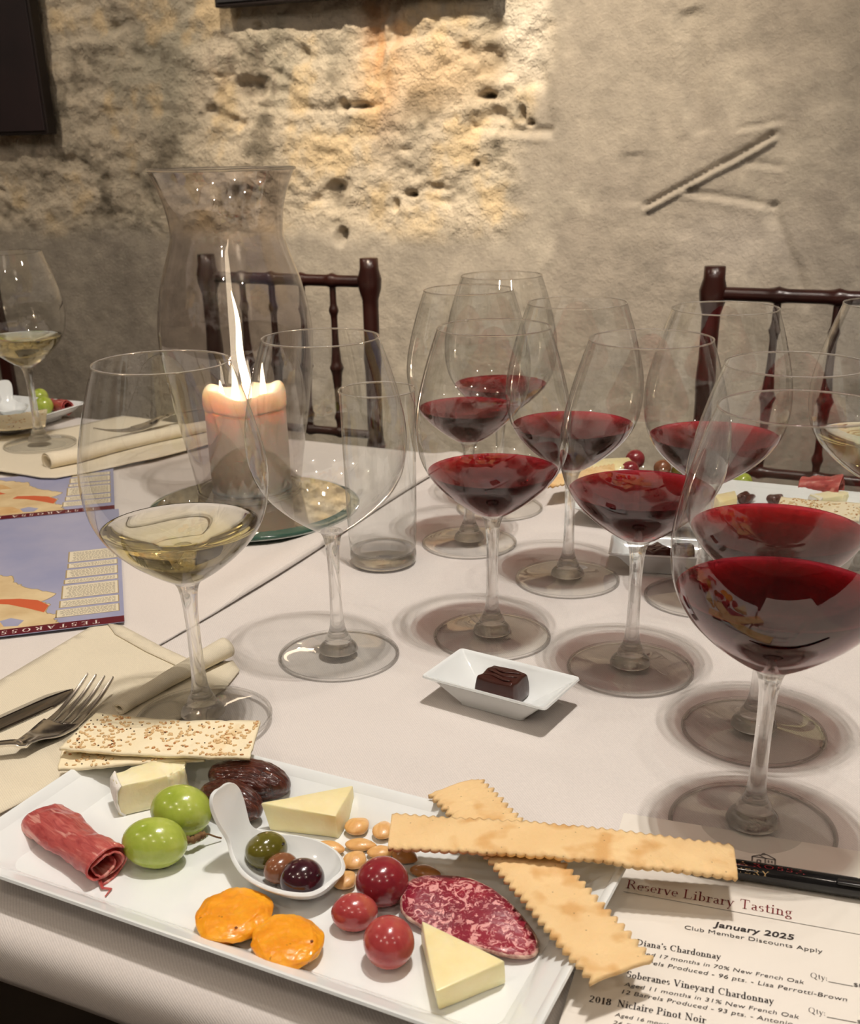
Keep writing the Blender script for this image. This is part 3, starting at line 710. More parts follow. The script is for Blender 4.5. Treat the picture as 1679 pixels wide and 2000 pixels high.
# dates
date_m = NT('medjool_date'); co_ = date_m.coord('Object', (1, 5, 1)); ns_ = date_m.noise(co_, 90, 5, .6, 1.2)
date_m.pbr(date_m.ramp(ns_, [(.3, rgb(44, 14, 10)), (.55, rgb(84, 34, 22)), (.8, rgb(128, 66, 38))]), .22, Coat_Weight=.7, Coat_Roughness=.1, Subsurface_Weight=.15, Subsurface_Radius=(.006, .002, .001), Normal=date_m.bump(ns_, 1.0, .0022))
def date_fn(d, p):
    w_ = noise.noise(Vector((d.x*1.2, d.y*5, d.z*5)))+.5*noise.noise(Vector((d.x*3, d.y*11, d.z*11))); k = 1+.09*w_
    return Vector((p.x, p.y*k, p.z*k))
for i, (px, py, rx, ry, rot, lb, bz) in enumerate([(486, 1523, 86, 40, R_(-16), 'glossy dark date, rear one, lying along the plate behind the spoon', PZ), (452, 1562, 74, 37, R_(-32), 'wrinkled dark date partly hidden by the spoon handle', PZ)]):
    root, (a_, b_, c_) = ball('date', lb, 'date', px, py, rx, ry, date_m.m, rot, 1.0, base=bz, seed=50+i, amp=.08, fn=date_fn, sub=5)
# cheeses
def cheese_mat(name, c1, c2, rough=.38): 
    n = NT(name); co = n.coord(); a = n.noise(co, 70, 4); b_ = n.noise(co, 260, 3)
    n.pbr(n.ramp(a, [(.3, c1), (.7, c2)]), rough, Subsurface_Weight=.35, Subsurface_Radius=(.012, .009, .004), Subsurface_Scale=.6, Normal=n.bump(b_, .3, .0008)); return n.m
ch_m = cheese_mat('semi_hard_cheese', rgb(238, 222, 166), rgb(244, 232, 186)); rind_m = m_mottled('cheese_rind', rgb(226, 196, 128), rgb(236, 212, 150), 60, .5, .3, .0006)
def cheese_wedge(tops, zt, bots, label, seed):
    P = [at(x, y, zt) for x, y in tops]; B = [at(x, y, PZ) for x, y in bots]; c = sum(B, Vector())/len(B)
    root = empty('cheese_wedge', Vector((c.x, c.y, T+PZ)), 0, label, 'cheese')
    top = [((p-c).x, (p-c).y) for p in P]; bot = [((p-c).x, (p-c).y) for p in B]
    if sum(top[i][0]*top[(i+1) % len(top)][1]-top[(i+1) % len(top)][0]*top[i][1] for i in range(len(top))) < 0: top, bot = top[::-1], bot[::-1]
    bm = prism(bot, 0, zt-PZ, .0008, 2, top); bmesh.ops.subdivide_edges(bm, edges=bm.edges[:], cuts=2, use_grid_fill=True)
    for v in bm.verts: v.co += Vector((noise.noise(v.co*260+Vector((seed, 0, 0))), noise.noise(v.co*260+Vector((0, seed, 0))), noise.noise(v.co*260)))*.00035
    bmo('paste', bm, ch_m, root, sharp=50); return root, bot, top
r1, b1, t1_ = cheese_wedge([(508, 1568), (690, 1533), (655, 1594)], .0205, [(527, 1622), (692, 1590), (662, 1638)], 'pale triangular cheese wedge at the back of the plate, right of the dates', 1)
r2, b2, t2_ = cheese_wedge([(823, 1797), (986, 1876), (850, 1937)], .0195, [(822, 1842), (989, 1922), (856, 1974)], 'pale triangular cheese wedge at the front, lying against the salami', 2)
# brie
brie_in = cheese_mat('brie_paste', rgb(240, 228, 180), rgb(246, 238, 204), .5); brie_rind = m_mottled('brie_rind', rgb(226, 222, 214), rgb(240, 236, 228), 90, .75, .5, .001)
def brie(loc, rz, L, Wd, H_, label, seed=0):
    root = empty('brie_wedge', loc, rz, label, 'cheese')
    n = 10; poly = [(-L/2, Wd*.30), (-L/2, -Wd*.42)]+[(L/2*math.cos(a)*1.0, Wd*.5*math.sin(a)) for a in np.linspace(-1.2, 1.1, n)]
    bm = prism(poly, 0, H_, .0012, 2, [(x*.97, y*.96) for x, y in poly]); bmesh.ops.subdivide_edges(bm, edges=bm.edges[:], cuts=4, use_grid_fill=True)
    bmesh.ops.triangulate(bm, faces=[f for f in bm.faces if len(f.verts) > 4])
    for v in bm.verts:
        k = noise.noise(v.co*240+Vector((seed, 0, 0)))+.6*noise.noise(v.co*600); v.co += Vector((v.co.x, v.co.y, 0)).normalized()*.0011*k; v.co.z = max(0, v.co.z+.0008*k)
    bmo('soft_paste', bm, brie_in, root)
    pts = [(-L/2+.0010, Wd*.31), (-L/2+.0006, 0), (-L/2+.0010, -Wd*.43)]; vs = []; fs = []
    q_ = spline(pts, 8)
    for i, (x, y) in enumerate(q_):
        for zz, dx in ((0, .002), (H_*.15, -.0006), (H_*.5, -.0014), (H_*.85, -.0006), (H_+.0004, .0022)): vs.append((x+dx+.0004*noise.noise(Vector((x*300, y*300, zz*300))), y, zz))
    for i in range(len(q_)-1):
        for j in range(4): fs.append((i*5+j, (i+1)*5+j, (i+1)*5+j+1, i*5+j+1))
    o = mk('white_rind', vs, fs, brie_rind, root); s_ = o.modifiers.new('t', 'SOLIDIFY'); s_.thickness = .0012; s_.offset = 0
c = at(297, 1540, .012); brie(Vector((c.x, c.y, T+PZ)), R_(25), .040, .022, .0185, 'soft creamy brie wedge with white rind, under the seeded cracker')
# spoon with olives
def spoon(c_bowl, tip, label, scale=1.0, tip_z=.047):
    B = c_bowl; d = Vector((tip.x-B.x, tip.y-B.y, 0)); L = d.length; rz = math.atan2(d.y, d.x)
    root = empty('porcelain_spoon', Vector((B.x, B.y, T+(B.z-T))), rz, label, 'spoon')
    # stations along the axis: (x, z of centre line, half width, depth of hollow)
    s = scale
    st = [(-.0275, .0125, .0010, .0), (-.0268, .0108, .0075, .0010), (-.024, .0062, .0130, .0055), (-.018, .0026, .0178, .0100), (-.009, .0008, .0205, .0122), (.001, .0004, .0208, .0126), (.011, .0012, .0186, .0116), (.019, .0042, .0148, .0084), (.0255, .0090, .0112, .0046), (.0300, .0150, .0080, .0026), (.0330, .0210, .0088, .0024), (.0355, .0275, .0098, .0026), (.0375, .0335, .0094, .0024), (.0388, .0380, .0072, .0016), (.0393, .0402, .0038, .0006), (.0395, .0408, .0008, 0)]
    st = spline(st, 4); n = 21; vs = []; fs = []
    for (x, z, hw, dp) in st:
        hw = max(hw, .0004)
        for k in range(n):
            a = -1+2*k/(n-1); y = hw*math.sin(a*math.pi/2); q_ = 1-abs(math.sin(a*math.pi/2))**2.2
            vs.append((x*s, y*s, (z+max(0, dp)*(1-q_))*s+.0012))
    for i in range(len(st)-1):
        for k in range(n-1): fs.append((i*n+k, i*n+k+1, (i+1)*n+k+1, (i+1)*n+k))
    o = mk('spoon_body', vs, [f_[::-1] for f_ in fs], M['porcelain'], root); m_ = o.modifiers.new('t', 'SOLIDIFY'); m_.thickness = .0022; m_.offset = 0
    m_ = o.modifiers.new('s', 'SUBSURF'); m_.levels = 1; m_.render_levels = 1
    return root
bc = at(563, 1712, .010); tipw = at(462, 1668, .010)
spn = spoon(Vector((bc.x, bc.y, T+PZ)), tipw, 'white porcelain spoon with an upturned handle, holding three olives')
def olive(px, py, rx, ry, rot, mat, lb, seed):
    root, (a_, b_, c_) = ball('olive', lb, 'olive', px, py, rx, ry, mat, rot, .98, base=PZ+.0042, seed=seed, amp=.02); dimple(root, (a_*.55, -b_*.62, c_*1.45), .0013, m_plain('olive_pit_mark', rgb(30, 16, 14), .4))
ol_g = fresnel_skin('green_olive', [(.3, rgb(84, 80, 22)), (.7, rgb(112, 104, 36))], 60, .18, .1, (.004, .003, .001), .04, .6)
ol_b = fresnel_skin('brown_olive', [(.3, rgb(116, 68, 44)), (.7, rgb(142, 92, 60))], 60, .2, .1, (.004, .003, .001), .05, .6)
ol_p = fresnel_skin('purple_olive', [(.3, rgb(44, 14, 24)), (.7, rgb(72, 26, 38))], 60, .18, .1, (.004, .002, .001), .04, .7)
olive(520, 1661, 43, 37, R_(38), ol_g, 'green olive at the back of the spoon', 61)
olive(549, 1696, 37, 31, R_(48), ol_b, 'brown olive between the green and the purple ones', 62)
olive(590, 1716, 44, 41, R_(20), ol_p, 'dark purple olive nearest the tip of the spoon', 63)
# prosciutto: rolled sheet
ham = NT('cured_ham'); co_ = ham.coord('Object', (1, 6, 3)); a_ = ham.noise(co_, 55, 5, .6, .8); b_ = ham.noise(ham.coord('Object', (1.5, 9, 3)), 34, 3, .5, .5)
c_ = ham.mix(ham.ramp(b_, [(.58, (0, 0, 0)), (.66, (1, 1, 1))]), ham.ramp(a_, [(.3, rgb(150, 52, 54)), (.55, rgb(184, 86, 82)), (.75, rgb(206, 124, 112))]), rgb(212, 146, 134))
ham.pbr(c_, .36, Subsurface_Weight=.35, Subsurface_Radius=(.010, .004, .003), Subsurface_Scale=.5, Coat_Weight=.25, Normal=ham.bump(a_, .5, .001)); M['ham'] = ham.m
def ham_roll(p0, p1, W_, H_, label, seed=0, turns=2.3):
    d = p1-p0; L = d.length; rz = math.atan2(d.y, d.x); root = empty('ham_roll', Vector((p0.x, p0.y, T+PZ)), rz, label, 'ham')
    vs, fs = [], []; nu, nv = 40, 90
    for i in range(nu+1):
        u = i/nu; x = L*u
        sw = 1+.12*math.sin(u*5+seed)-.25*max(0, .25-u)
        for j in range(nv+1):
            t = j/nv; a = -math.pi*.6+t*turns*2*math.pi; r = 1-.62*t
            y = W_/2*r*math.cos(a)*sw; z = H_/2*(r*math.sin(a)+1)*(1+.10*math.sin(u*8+1)*0+.25*(u-.5))
            k = noise.noise(Vector((u*4, a*.9, seed+t)))*.0016+noise.noise(Vector((u*14, a*3, seed)))*.0006
            xx = x+.0030*noise.noise(Vector((a*.7, seed, 3)))*(1 if u > .5 else -1)*abs(u-.5)*2
            vs.append((xx, y+k, max(.0006, z+k)))
    for i in range(nu):
        for j in range(nv): fs.append((i*(nv+1)+j, i*(nv+1)+j+1, (i+1)*(nv+1)+j+1, (i+1)*(nv+1)+j))
    o = mk('rolled_slice', vs, fs, M['ham'], root); s_ = o.modifiers.new('t', 'SOLIDIFY'); s_.thickness = .0009; s_.offset = 0
    v, f = tube([(L*.98, -W_*.15, .002), (L+.004, -W_*.22, .0015), (L+.007, -W_*.12, .001), (L+.010, -W_*.30, .001)], [.0012, .0008, .0007, .0003], 6); mk('torn_strand', v, f, M['ham'], root)
    return root
ham_roll(at(84, 1612, .008), at(212, 1712, .008), .0270, .0170, 'rolled slice of cured ham at the left end of the front plate', 1)
# salami
sal = NT('salami'); co_ = sal.coord(); vo = sal.n('ShaderNodeTexVoronoi', {'Vector': (sal.n('ShaderNodeMix', data_type='VECTOR', ins=None), 1) if False else co_, 'Scale': 230.0, 'Randomness': 1.0})
wn = sal.noise(co_, 190, 4, .6, 1.5); wn2 = sal.noise(co_, 420, 3, .6, 1.0)
m1 = sal.ramp(wn, [(.52, (0, 0, 0)), (.57, (1, 1, 1))]); m2 = sal.ramp(wn2, [(.56, (0, 0, 0)), (.62, (1, 1, 1))]); mm = sal.math('MAXIMUM', m1, sal.math('MULTIPLY', m2, .55))
rd = sal.ramp(sal.noise(co_, 60, 3), [(.3, rgb(112, 20, 40)), (.7, rgb(150, 38, 58))])
sal.pbr(sal.mix(mm, rd, rgb(222, 160, 158)), .35, Coat_Weight=.2, Subsurface_Weight=.15, Subsurface_Radius=(.006, .003, .002), Normal=sal.bump(wn2, .3, .0006))
sp0 = [(786, 1762), (800, 1742), (830, 1727), (868, 1724), (905, 1730), (945, 1748), (985, 1775), (1020, 1803), (1042, 1828), (1047, 1848), (1035, 1860), (1000, 1864), (965, 1858), (900, 1835), (850, 1815), (812, 1800), (788, 1785)]
cS = at(915, 1795, .010); root = empty('salami_slice', Vector((cS.x, cS.y, T+PZ)), 0, 'oval slice of marbled red salami propped behind the front cheese', 'salami')
bm = bmesh.new(); pts = [at(x, y, .010)-cS for x, y in spline(sp0+[sp0[0]], 3)[:-1]]
def sz(x, y): return .0035+.0055*max(0, min(1, (y*.9+x*.3)/.02+.5))+.001*math.sin(x*150)
ring = [bm.verts.new((p.x, p.y, sz(p.x, p.y))) for p in pts]; rings_ = [ring]
for k in (.8, .55, .3, .1): rings_.append([bm.verts.new((p.x*k, p.y*k, sz(p.x*k, p.y*k)+.0004*noise.noise(Vector((p.x, p.y, 0))*300*k))) for p in pts])
for A_, B_ in zip(rings_[:-1], rings_[1:]):
    for i in range(len(A_)): j = (i+1) % len(A_); bm.faces.new((A_[i], A_[j], B_[j], B_[i]))
bm.faces.new(rings_[-1])
o = bmo('slice', bm, sal.m, root); s_ = o.modifiers.new('t', 'SOLIDIFY'); s_.thickness = .0022; s_.offset = 0
v, f = tube([(p.x*1.005, p.y*1.005, sz(p.x, p.y)) for p in pts]+[(pts[0].x, pts[0].y, sz(pts[0].x, pts[0].y))], [.0010+.0004*noise.noise(Vector((i*.9, 0, 0))) for i in range(len(pts)+1)], 7)
mk('casing', v, f, m_mottled('salami_casing', rgb(120, 60, 58), rgb(206, 176, 158), 200, .6, .5, .001), o)
# crackers
crk = NT('baked_cracker'); co_ = crk.coord(); big = crk.noise(co_, 45, 3, .5); fi = crk.noise(co_, 500, 4, .7)
blist = crk.ramp(crk.noise(co_, 75, 2, .4), [(.55, (0, 0, 0)), (.70, (1, 1, 1))])
cc = crk.mix(blist, crk.ramp(big, [(.3, rgb(228, 192, 138)), (.7, rgb(236, 204, 152))]), rgb(216, 170, 110))
pits = crk.ramp(crk.n('ShaderNodeTexVoronoi', {'Vector': co_, 'Scale': 190.0}), [(.03, (.45, .45, .45)), (.10, (1, 1, 1))])
cc = crk.mix(1.0, cc, pits, 'MULTIPLY'); crk.pbr(cc, .75, Normal=crk.bump(crk.math('ADD', fi, crk.math('MULTIPLY', big, 3.0)), .45, .0012), Subsurface_Weight=.1, Subsurface_Radius=(.004, .002, .001))
def pinked_cracker(A, B, C2, D, label, bow, seed, nt=26, th=.0022, teeth=.0016, prt='biscuit'):
    """strip with corners A,B (one end) and D,C2 (other end): A-D and B-C2 are the long pinked sides"""
    c = (A+B+C2+D)/4; root = empty('cracker', Vector((c.x, c.y, T+min(A.z, B.z, C2.z, D.z)-T-th/2)), 0, label, 'cracker')
    o_ = root.location; vs, fs = [], []; nu = nt*6; nv = 14; sd = (B-A+C2-D).normalized()
    for i in range(nu+1):
        u = i/nu; P = A.lerp(D, u); Q = B.lerp(C2, u); tooth = teeth*(abs(((u*nt) % 1)*2-1)**.8-.5)*2; tt2 = teeth*(abs(((u*nt+.4) % 1)*2-1)**.8-.5)*2
        P = P-sd*tooth*(1+.4*noise.noise(Vector((u*30, seed, 0)))); Q = Q+sd*tt2*(1+.4*noise.noise(Vector((u*30, seed, 5))))
        for j in range(nv+1):
            v_ = j/nv; p = P.lerp(Q, v_); z = bow*math.sin(math.pi*u)+.0009*noise.noise(Vector((u*9, v_*2.5, seed)))+.0004*noise.noise(Vector((u*40, v_*9, seed)))
            ed = min(v_, 1-v_); z -= .0007*max(0, 1-ed*8)+(.0004*math.cos(u*nt*2*math.pi) if ed < .08 else 0)
            vs.append(p+Vector((0, 0, z))-o_)
    for i in range(nu):
        for j in range(nv): fs.append((i*(nv+1)+j, i*(nv+1)+j+1, (i+1)*(nv+1)+j+1, (i+1)*(nv+1)+j))
    a_, b_, c_ = vs[0], vs[nv+1], vs[1]
    if (b_-a_).cross(c_-a_).z > 0: fs = [q_[::-1] for q_ in fs]
    ob = mk(prt, vs, fs, crk.m, root); s_ = ob.modifiers.new('t', 'SOLIDIFY'); s_.thickness = th; s_.offset = -1
    return root
pinked_cracker(at(841, 1547, .0235), at(937, 1517, .0235), at(1277, 1872, .0225), at(1156, 1914, .0225), 'pinked-edge cracker lying across the right end of the plate, under the other', .0015, 2, 30)
pinked_cracker(at(757, 1652, .0290), at(765, 1587, .0290), at(1432, 1647, .0265), at(1441, 1712, .0265), 'long pinked-edge cracker on top, pointing at the black pen', .0030, 1, 36, teeth=.0004)
# seeded crackers
sc_ = NT('pale_flatbread'); co_ = sc_.coord(); aa = sc_.noise(co_, 40, 3); sc_.pbr(sc_.ramp(aa, [(.35, rgb(240, 226, 190)), (.62, rgb(242, 230, 198)), (.85, rgb(226, 190, 128))]), .7, Normal=sc_.bump(sc_.noise(co_, 200, 4), .4, .001))
seed_ms = [m_plain('sesame_seed', rgb(222, 188, 138), .5), m_plain('toasted_seed', rgb(182, 126, 74), .5), m_plain('dark_speck', rgb(72, 48, 30), .6)]
def seeded_cracker(A, B, C2, D, label, seed, wave=.002, nseeds=280, name='seeded_cracker'):
    c = (A+B+C2+D)/4; root = empty(name, Vector((c.x, c.y, min(A.z, B.z, C2.z, D.z)-.001)), 0, label, 'cracker'); o_ = root.location; rnd = random.Random(seed)
    def pt(u, v_):
        p = A.lerp(D, u).lerp(B.lerp(C2, u), v_); return p+Vector((0, 0, wave*math.sin(u*5.5+1.2+seed)*(.6+.4*v_)+.0007*noise.noise(Vector((u*8, v_*3, seed)))))-o_
    nu, nv = 80, 16; vs = []; fs = []
    for i in range(nu+1):
        for j in range(nv+1):
            u, v_ = i/nu, j/nv; eu = .006*noise.noise(Vector((v_*9, seed, 0))) if i in (0, nu) else 0; ev = .02*noise.noise(Vector((u*22, seed, 4))) if j in (0, nv) else 0
            vs.append(pt(u+eu, v_+ev))
    for i in range(nu):
        for j in range(nv): fs.append((i*(nv+1)+j, i*(nv+1)+j+1, (i+1)*(nv+1)+j+1, (i+1)*(nv+1)+j))
    a_, b_, c_ = vs[0], vs[nv+1], vs[1]
    if (b_-a_).cross(c_-a_).z > 0: fs = [q_[::-1] for q_ in fs]
    ob = mk('flatbread', vs, fs, sc_.m, root); s_ = ob.modifiers.new('t', 'SOLIDIFY'); s_.thickness = .0019; s_.offset = -1
    if nseeds:
        bm = bmesh.new(); cl = [(rnd.random(), rnd.random()) for _ in range(22)]
        for k in range(nseeds):
            if rnd.random() < .55: cu, cv = rnd.choice(cl); u = min(.985, max(.015, cu+rnd.gauss(0, .035))); v_ = min(.96, max(.04, cv+rnd.gauss(0, .10)))
            else: u, v_ = rnd.uniform(.015, .985), rnd.uniform(.04, .96)
            kind = 0 if rnd.random() < .72 else (1 if rnd.random() < .55 else 2)
            r_ = (.00155, .0009, .00055) if kind == 0 else ((.0013, .0008, .0006) if kind == 1 else (.0006, .0005, .0004))
            p = pt(u, v_); a = rnd.random()*6.28
            res = bmesh.ops.create_icosphere(bm, subdivisions=1, radius=1)
            for v in res['verts']:
                x, y, z = v.co; x *= r_[0]*(1-.25*y*0); y *= r_[1]*(1-.35*max(0, v.co.x)); z *= r_[2]
                v.co = Vector((x*math.cos(a)-y*math.sin(a), x*math.sin(a)+y*math.cos(a), z))+p+Vector((0, 0, .00025))
            for f_ in {f_ for v in res['verts'] for f_ in v.link_faces}: f_.material_index = kind
        ob = bmo('seeds', bm, seed_ms, ob); ob['kind'] = 'stuff'
    return root
seeded_cracker(at(112, 1500, .0200), at(121, 1459, .0200), at(400, 1420, .0255), at(400, 1482, .0250), 'seeded cracker underneath, its left tip showing below the top one', 3, .0008, 120)
seeded_cracker(at(116, 1462, .0260), at(188, 1395, .0250), at(508, 1411, .0290), at(487, 1481, .0310), 'pale sesame-seeded cracker on top, beside the fork', 1, .0012, 330)

# ------------------------------------------------------------------ napkins and cutlery
def sheet(name, pts, z, th, mat, label, cat, parent=None, amp=.0008, sub=True):
    c = sum((at(x, y, z) for x, y in pts), Vector())/len(pts); root = parent or empty(name, Vector((c.x, c.y, T+z)), 0, label, cat); return root
def poly_part(name, px_pts, z, th, mat, root, amp=0.0, smooth=False, bev=0):
    P = [at(x, y, z+th)-root.location for x, y in px_pts]
    pl = [(p.x, p.y) for p in P]
    ar = sum(pl[i][0]*pl[(i+1) % len(pl)][1]-pl[(i+1) % len(pl)][0]*pl[i][1] for i in range(len(pl)))
    if ar < 0: pl = pl[::-1]
    z0 = T+z-root.location.z; bm = prism(pl, z0, z0+th, bev, 2); return bmo(name, bm, mat, root, smooth, sharp=40)
nap_px = [(-60, 1372), (0, 1331), (100, 1272), (188, 1220), (206, 1217), (240, 1226), (300, 1260), (360, 1290), (395, 1300), (455, 1292), (468, 1310), (440, 1345), (360, 1400), (300, 1440), (180, 1500), (0, 1590), (-60, 1620)]
c = at(150, 1400)
nap = empty('napkin', Vector((c.x, c.y, T+.0014)), 0, 'cream cloth napkin with a rolled edge under the fork, front left', 'napkin')
def soft_sheet(name, px_pts, z, th, mat, root, amp=.0006, res=.006, seed=0):
    P = [at(x, y, z)-root.location for x, y in px_pts]; bm = bmesh.new()
    vs = [bm.verts.new((p.x, p.y, 0)) for p in P]; bm.faces.new(vs); bmesh.ops.triangulate(bm, faces=bm.faces[:])
    for _ in range(5):
        es = [e for e in bm.edges if e.calc_length() > res*2]
        if not es: break
        bmesh.ops.subdivide_edges(bm, edges=es, cuts=1); bmesh.ops.triangulate(bm, faces=bm.faces[:])
    for v in bm.verts: v.co.z = z+T-root.location.z+th+amp*(.6+noise.noise(v.co*14+Vector((seed, 0, 0))))
    o = bmo(name, bm, mat, root)
    for p_ in o.data.polygons:
        break
    if o.data.polygons and o.data.polygons[0].normal.z < 0: o.data.flip_normals()
    s_ = o.modifiers.new('t', 'SOLIDIFY'); s_.thickness = th; s_.offset = -1; return o
soft_sheet('folded_cloth', nap_px, .0016, .0008, M['napkin'], nap, .0004)
soft_sheet('under_fold', [(210, 1219), (240, 1224), (310, 1262), (375, 1292), (350, 1304), (285, 1274), (225, 1240)], .0030, .0008, M['napkin'], nap, .0002)
def roll(name, pts, r0, r1, root, mat, turns=1.7, flat=.8, seed=0):
    P = [Vector(p)-root.location for p in pts]; n = len(P); vs = []; fs = []; m = 46
    for i, p in enumerate(P):
        u = i/(n-1); d = (P[min(i+1, n-1)]-P[max(i-1, 0)]).normalized(); s_ = d.cross(Vector((0, 0, 1))).normalized(); r = r0+(r1-r0)*u
        for k in range(m+1):
            t = k/m; a = -math.pi/2-.3+t*turns*2*math.pi; rr = r*(1-.35*t*(1 if turns > 1 else 0))
            vs.append(p+s_*(rr*math.cos(a)*(-1))+Vector((0, 0, (rr*math.sin(a)+r)*flat+.0004*noise.noise(Vector((u*6, a, seed))))))
    for i in range(n-1):
        for k in range(m): fs.append((i*(m+1)+k, i*(m+1)+k+1, (i+1)*(m+1)+k+1, (i+1)*(m+1)+k))
    o = mk(name, vs, fs, mat, root); s2 = o.modifiers.new('t', 'SOLIDIFY'); s2.thickness = .0009; s2.offset = 0; return o
rp = [at(x, y, .0) for x, y in ((450, 1302), (418, 1318), (380, 1338), (335, 1362), (290, 1388), (240, 1418))]
rp = [Vector((a, b, T+.0034)) for a, b, *_ in spline([(p.x, p.y, 0) for p in rp], 5)]
off = Vector((-.004, .010, 0))
roll('rolled_edge', [p+off for p in rp], .0090, .0045, nap, M['napkin'])
# fork
def strip(stations, nw, th, mat, name, root):
    """stations: (centre Vector, half width, cup depth); side is horizontal"""
    vs, fs = [], []; n = len(stations)
    for i, (p, hw, cup) in enumerate(stations):
        d = (stations[min(i+1, n-1)][0]-stations[max(i-1, 0)][0]).normalized(); s_ = d.cross(Vector((0, 0, 1))).normalized()
        for k in range(nw):
            a = -1+2*k/(nw-1); vs.append(p+s_*(hw*a)+Vector((0, 0, cup*a*a)))
    for i in range(n-1):
        for k in range(nw-1): fs.append((i*nw+k, i*nw+k+1, (i+1)*nw+k+1, (i+1)*nw+k))
    o = mk(name, vs, fs, mat, root); m_ = o.modifiers.new('t', 'SOLIDIFY'); m_.thickness = th; m_.offset = 0; m_ = o.modifiers.new('b', 'BEVEL'); m_.width = th*.4; m_.segments = 2; m_.limit_method = 'ANGLE'
    return o
def fork(neck, tip, tail, label, sc__=1.0, z0=.004):
    d = (tip-neck); d.z = 0; L = d.length; u = d.normalized(); s_ = u.cross(Vector((0, 0, 1)))
    root = empty('fork', Vector((neck.x, neck.y, T)), 0, label, 'fork'); o_ = root.location
    N = neck-o_; zb = N.z
    head = [(0, .0042, .0030), (.12, .0062, .0012), (.25, .0105, -.0022), (.38, .0125, -.0032), (.45, .0128, -.0034)]
    H0 = [(N+u*(L*a)+Vector((0, 0, zz)), hw*sc__, .0012) for a, hw, zz in spline(head, 5)]
    tl = (tail-neck); tl.z = 0; hl = tl.length; hu = tl.normalized()
    hd = [(0, .0042, .003), (.08, .0030, .0050), (.3, .0032, .0045), (.7, .0058, .001), (.95, .0085, -.0012), (1, .006, -.0014)]
    Hh = [(N+hu*(hl*a)+Vector((0, 0, zz)), hw*sc__, -.0004) for a, hw, zz in spline(hd, 5)][::-1]
    strip(Hh+H0[1:], 9, .0018, M['steel'], 'handle', root)
    for k in range(4):
        o2 = (k-1.5)*.0064*sc__
        pts = [(N+u*(L*a)+s_*(o2*w_)+Vector((0, 0, zz)), hw*sc__, 0) for a, w_, zz, hw in spline([(.44, .98, -.0032, .0023), (.6, 1, -.0020, .0017), (.8, 1.0, .0022, .0014), (.95, 1.0, .0068, .0009), (1.0, 1.0, .0085, .0005)], 4)]
        strip(pts, 4, .0016, M['steel'], 'tine', root)
    return root
fk = fork(at(45, 1462, .0075), at(198, 1328, .0125), at(-230, 1500, .006), 'polished steel fork in front, tines resting by the seeded cracker')
fork_tail = None
ne = at(325, 832, .009); fork(Vector((ne.x, ne.y, T+.018)), at(195, 855, .016), at(500, 786, .016), 'steel fork on the far left napkin, seen past the white wine glass', 1.0)
# knife
kt, kb = at(143, 1349, .0030), at(-260, 1530, .0030)
u_ = (kb-kt).normalized(); s_k = u_.cross(Vector((0, 0, 1)))
root = empty('table_knife', Vector((kt.x, kt.y, T+.0030)), 0, 'steel table knife with a serrated blade on the cream napkin', 'knife')
LB = .105; vs, fs = [], []
prof_k = []
nk = 90
for i in range(nk+1):
    t = i/nk; x = LB*t
    top = .0085*min(1, (t/.16))**.5 if t < .16 else .0085-.0008*t; bot = .0105*min(1, (t/.22))**.45 if t < .22 else .0105-.0015*t
    bot += .00035*(i % 2) if .10 < t < .95 else 0
    prof_k.append((x, top, bot))
verts = []
for x, top, bot in prof_k:
    c0 = u_*x
    for a, zz in ((top, .0007), (top*.3, .0011), (-bot*.45, .0009), (-bot*.72, .0006), (-bot, .0001)): verts.append(c0-s_k*(-a)*1.0*(-1)*(-1)+Vector((0, 0, zz)))
for i in range(nk):
    for j in range(4): fs.append((i*5+j, i*5+j+1, (i+1)*5+j+1, (i+1)*5+j))
o = mk('blade', verts, fs, m_plain('dark_reflective_blade', (.42, .40, .39), .06, Metallic=1.0), root); m_ = o.modifiers.new('t', 'SOLIDIFY'); m_.thickness = .0008; m_.offset = 0
v, f = tube([u_*x+Vector((0, 0, .0022)) for x in (LB-.004, LB+.006, LB+.03, LB+.08, LB+.112)], [.0040, .0052, .0062, .0072, .0060], 16, True, .55); mk('handle', v, f, M['steel'], root)

# far-left napkin, plate and food
c = at(200, 870); nap2 = empty('napkin', Vector((c.x, c.y, T+.0042)), 0, 'cream napkin with a rolled hem at the far left, over the upper map', 'napkin')
soft_sheet('folded_cloth', [(-120, 900), (-60, 862), (90, 846), (240, 815), (420, 838), (470, 852), (300, 898), (110, 936), (80, 936), (0, 922), (-120, 925)], .0050, .0015, M['napkin'], nap2, .0010)
rp2 = [at(x, y, .004) for x, y in ((88, 926), (150, 912), (230, 890), (330, 866), (430, 846))]; rp2 = [Vector((a, b, T+.0052)) for a, b, *_ in spline([(p.x, p.y, 0) for p in rp2], 5)]
roll('rolled_edge', [p+Vector((0, .012, 0)) for p in rp2], .0125, .0095, nap2, M['napkin'])
fpl = at(-64, 815, .004)
plate(Vector((fpl.x, fpl.y, T+.0024)), R_(-25), .303, .144, 'white rectangular plate at the far left edge behind the stemmed glass')
PF = .0024+PZ
def far_ball(px, py, r, mat, lb, nm='green_grape', cat='grape', base=PZ, sq=1.0, rx=None): return ball(nm, lb, cat, px, py, rx or r, r, mat, .3, sq, base=base, seed=px % 17, amp=.03, sub=3)
far_ball(78, 775, 16, M['green_grape'], 'green grape at the back of the far-left plate', base=PF)
far_ball(86, 792, 18, M['green_grape'], 'green grape at the front of the far-left plate', base=PF)
ham_roll(at(98, 790, PF+.008), at(132, 798, PF+.008), .022, .018, 'bunched cured ham on the far-left plate', 5).location.z = T+PF
c1 = at(22, 795, .02); sp2 = spoon(Vector((c1.x, c1.y, T+PF)), at(2, 770, .02), 'white porcelain spoon on the far-left plate')
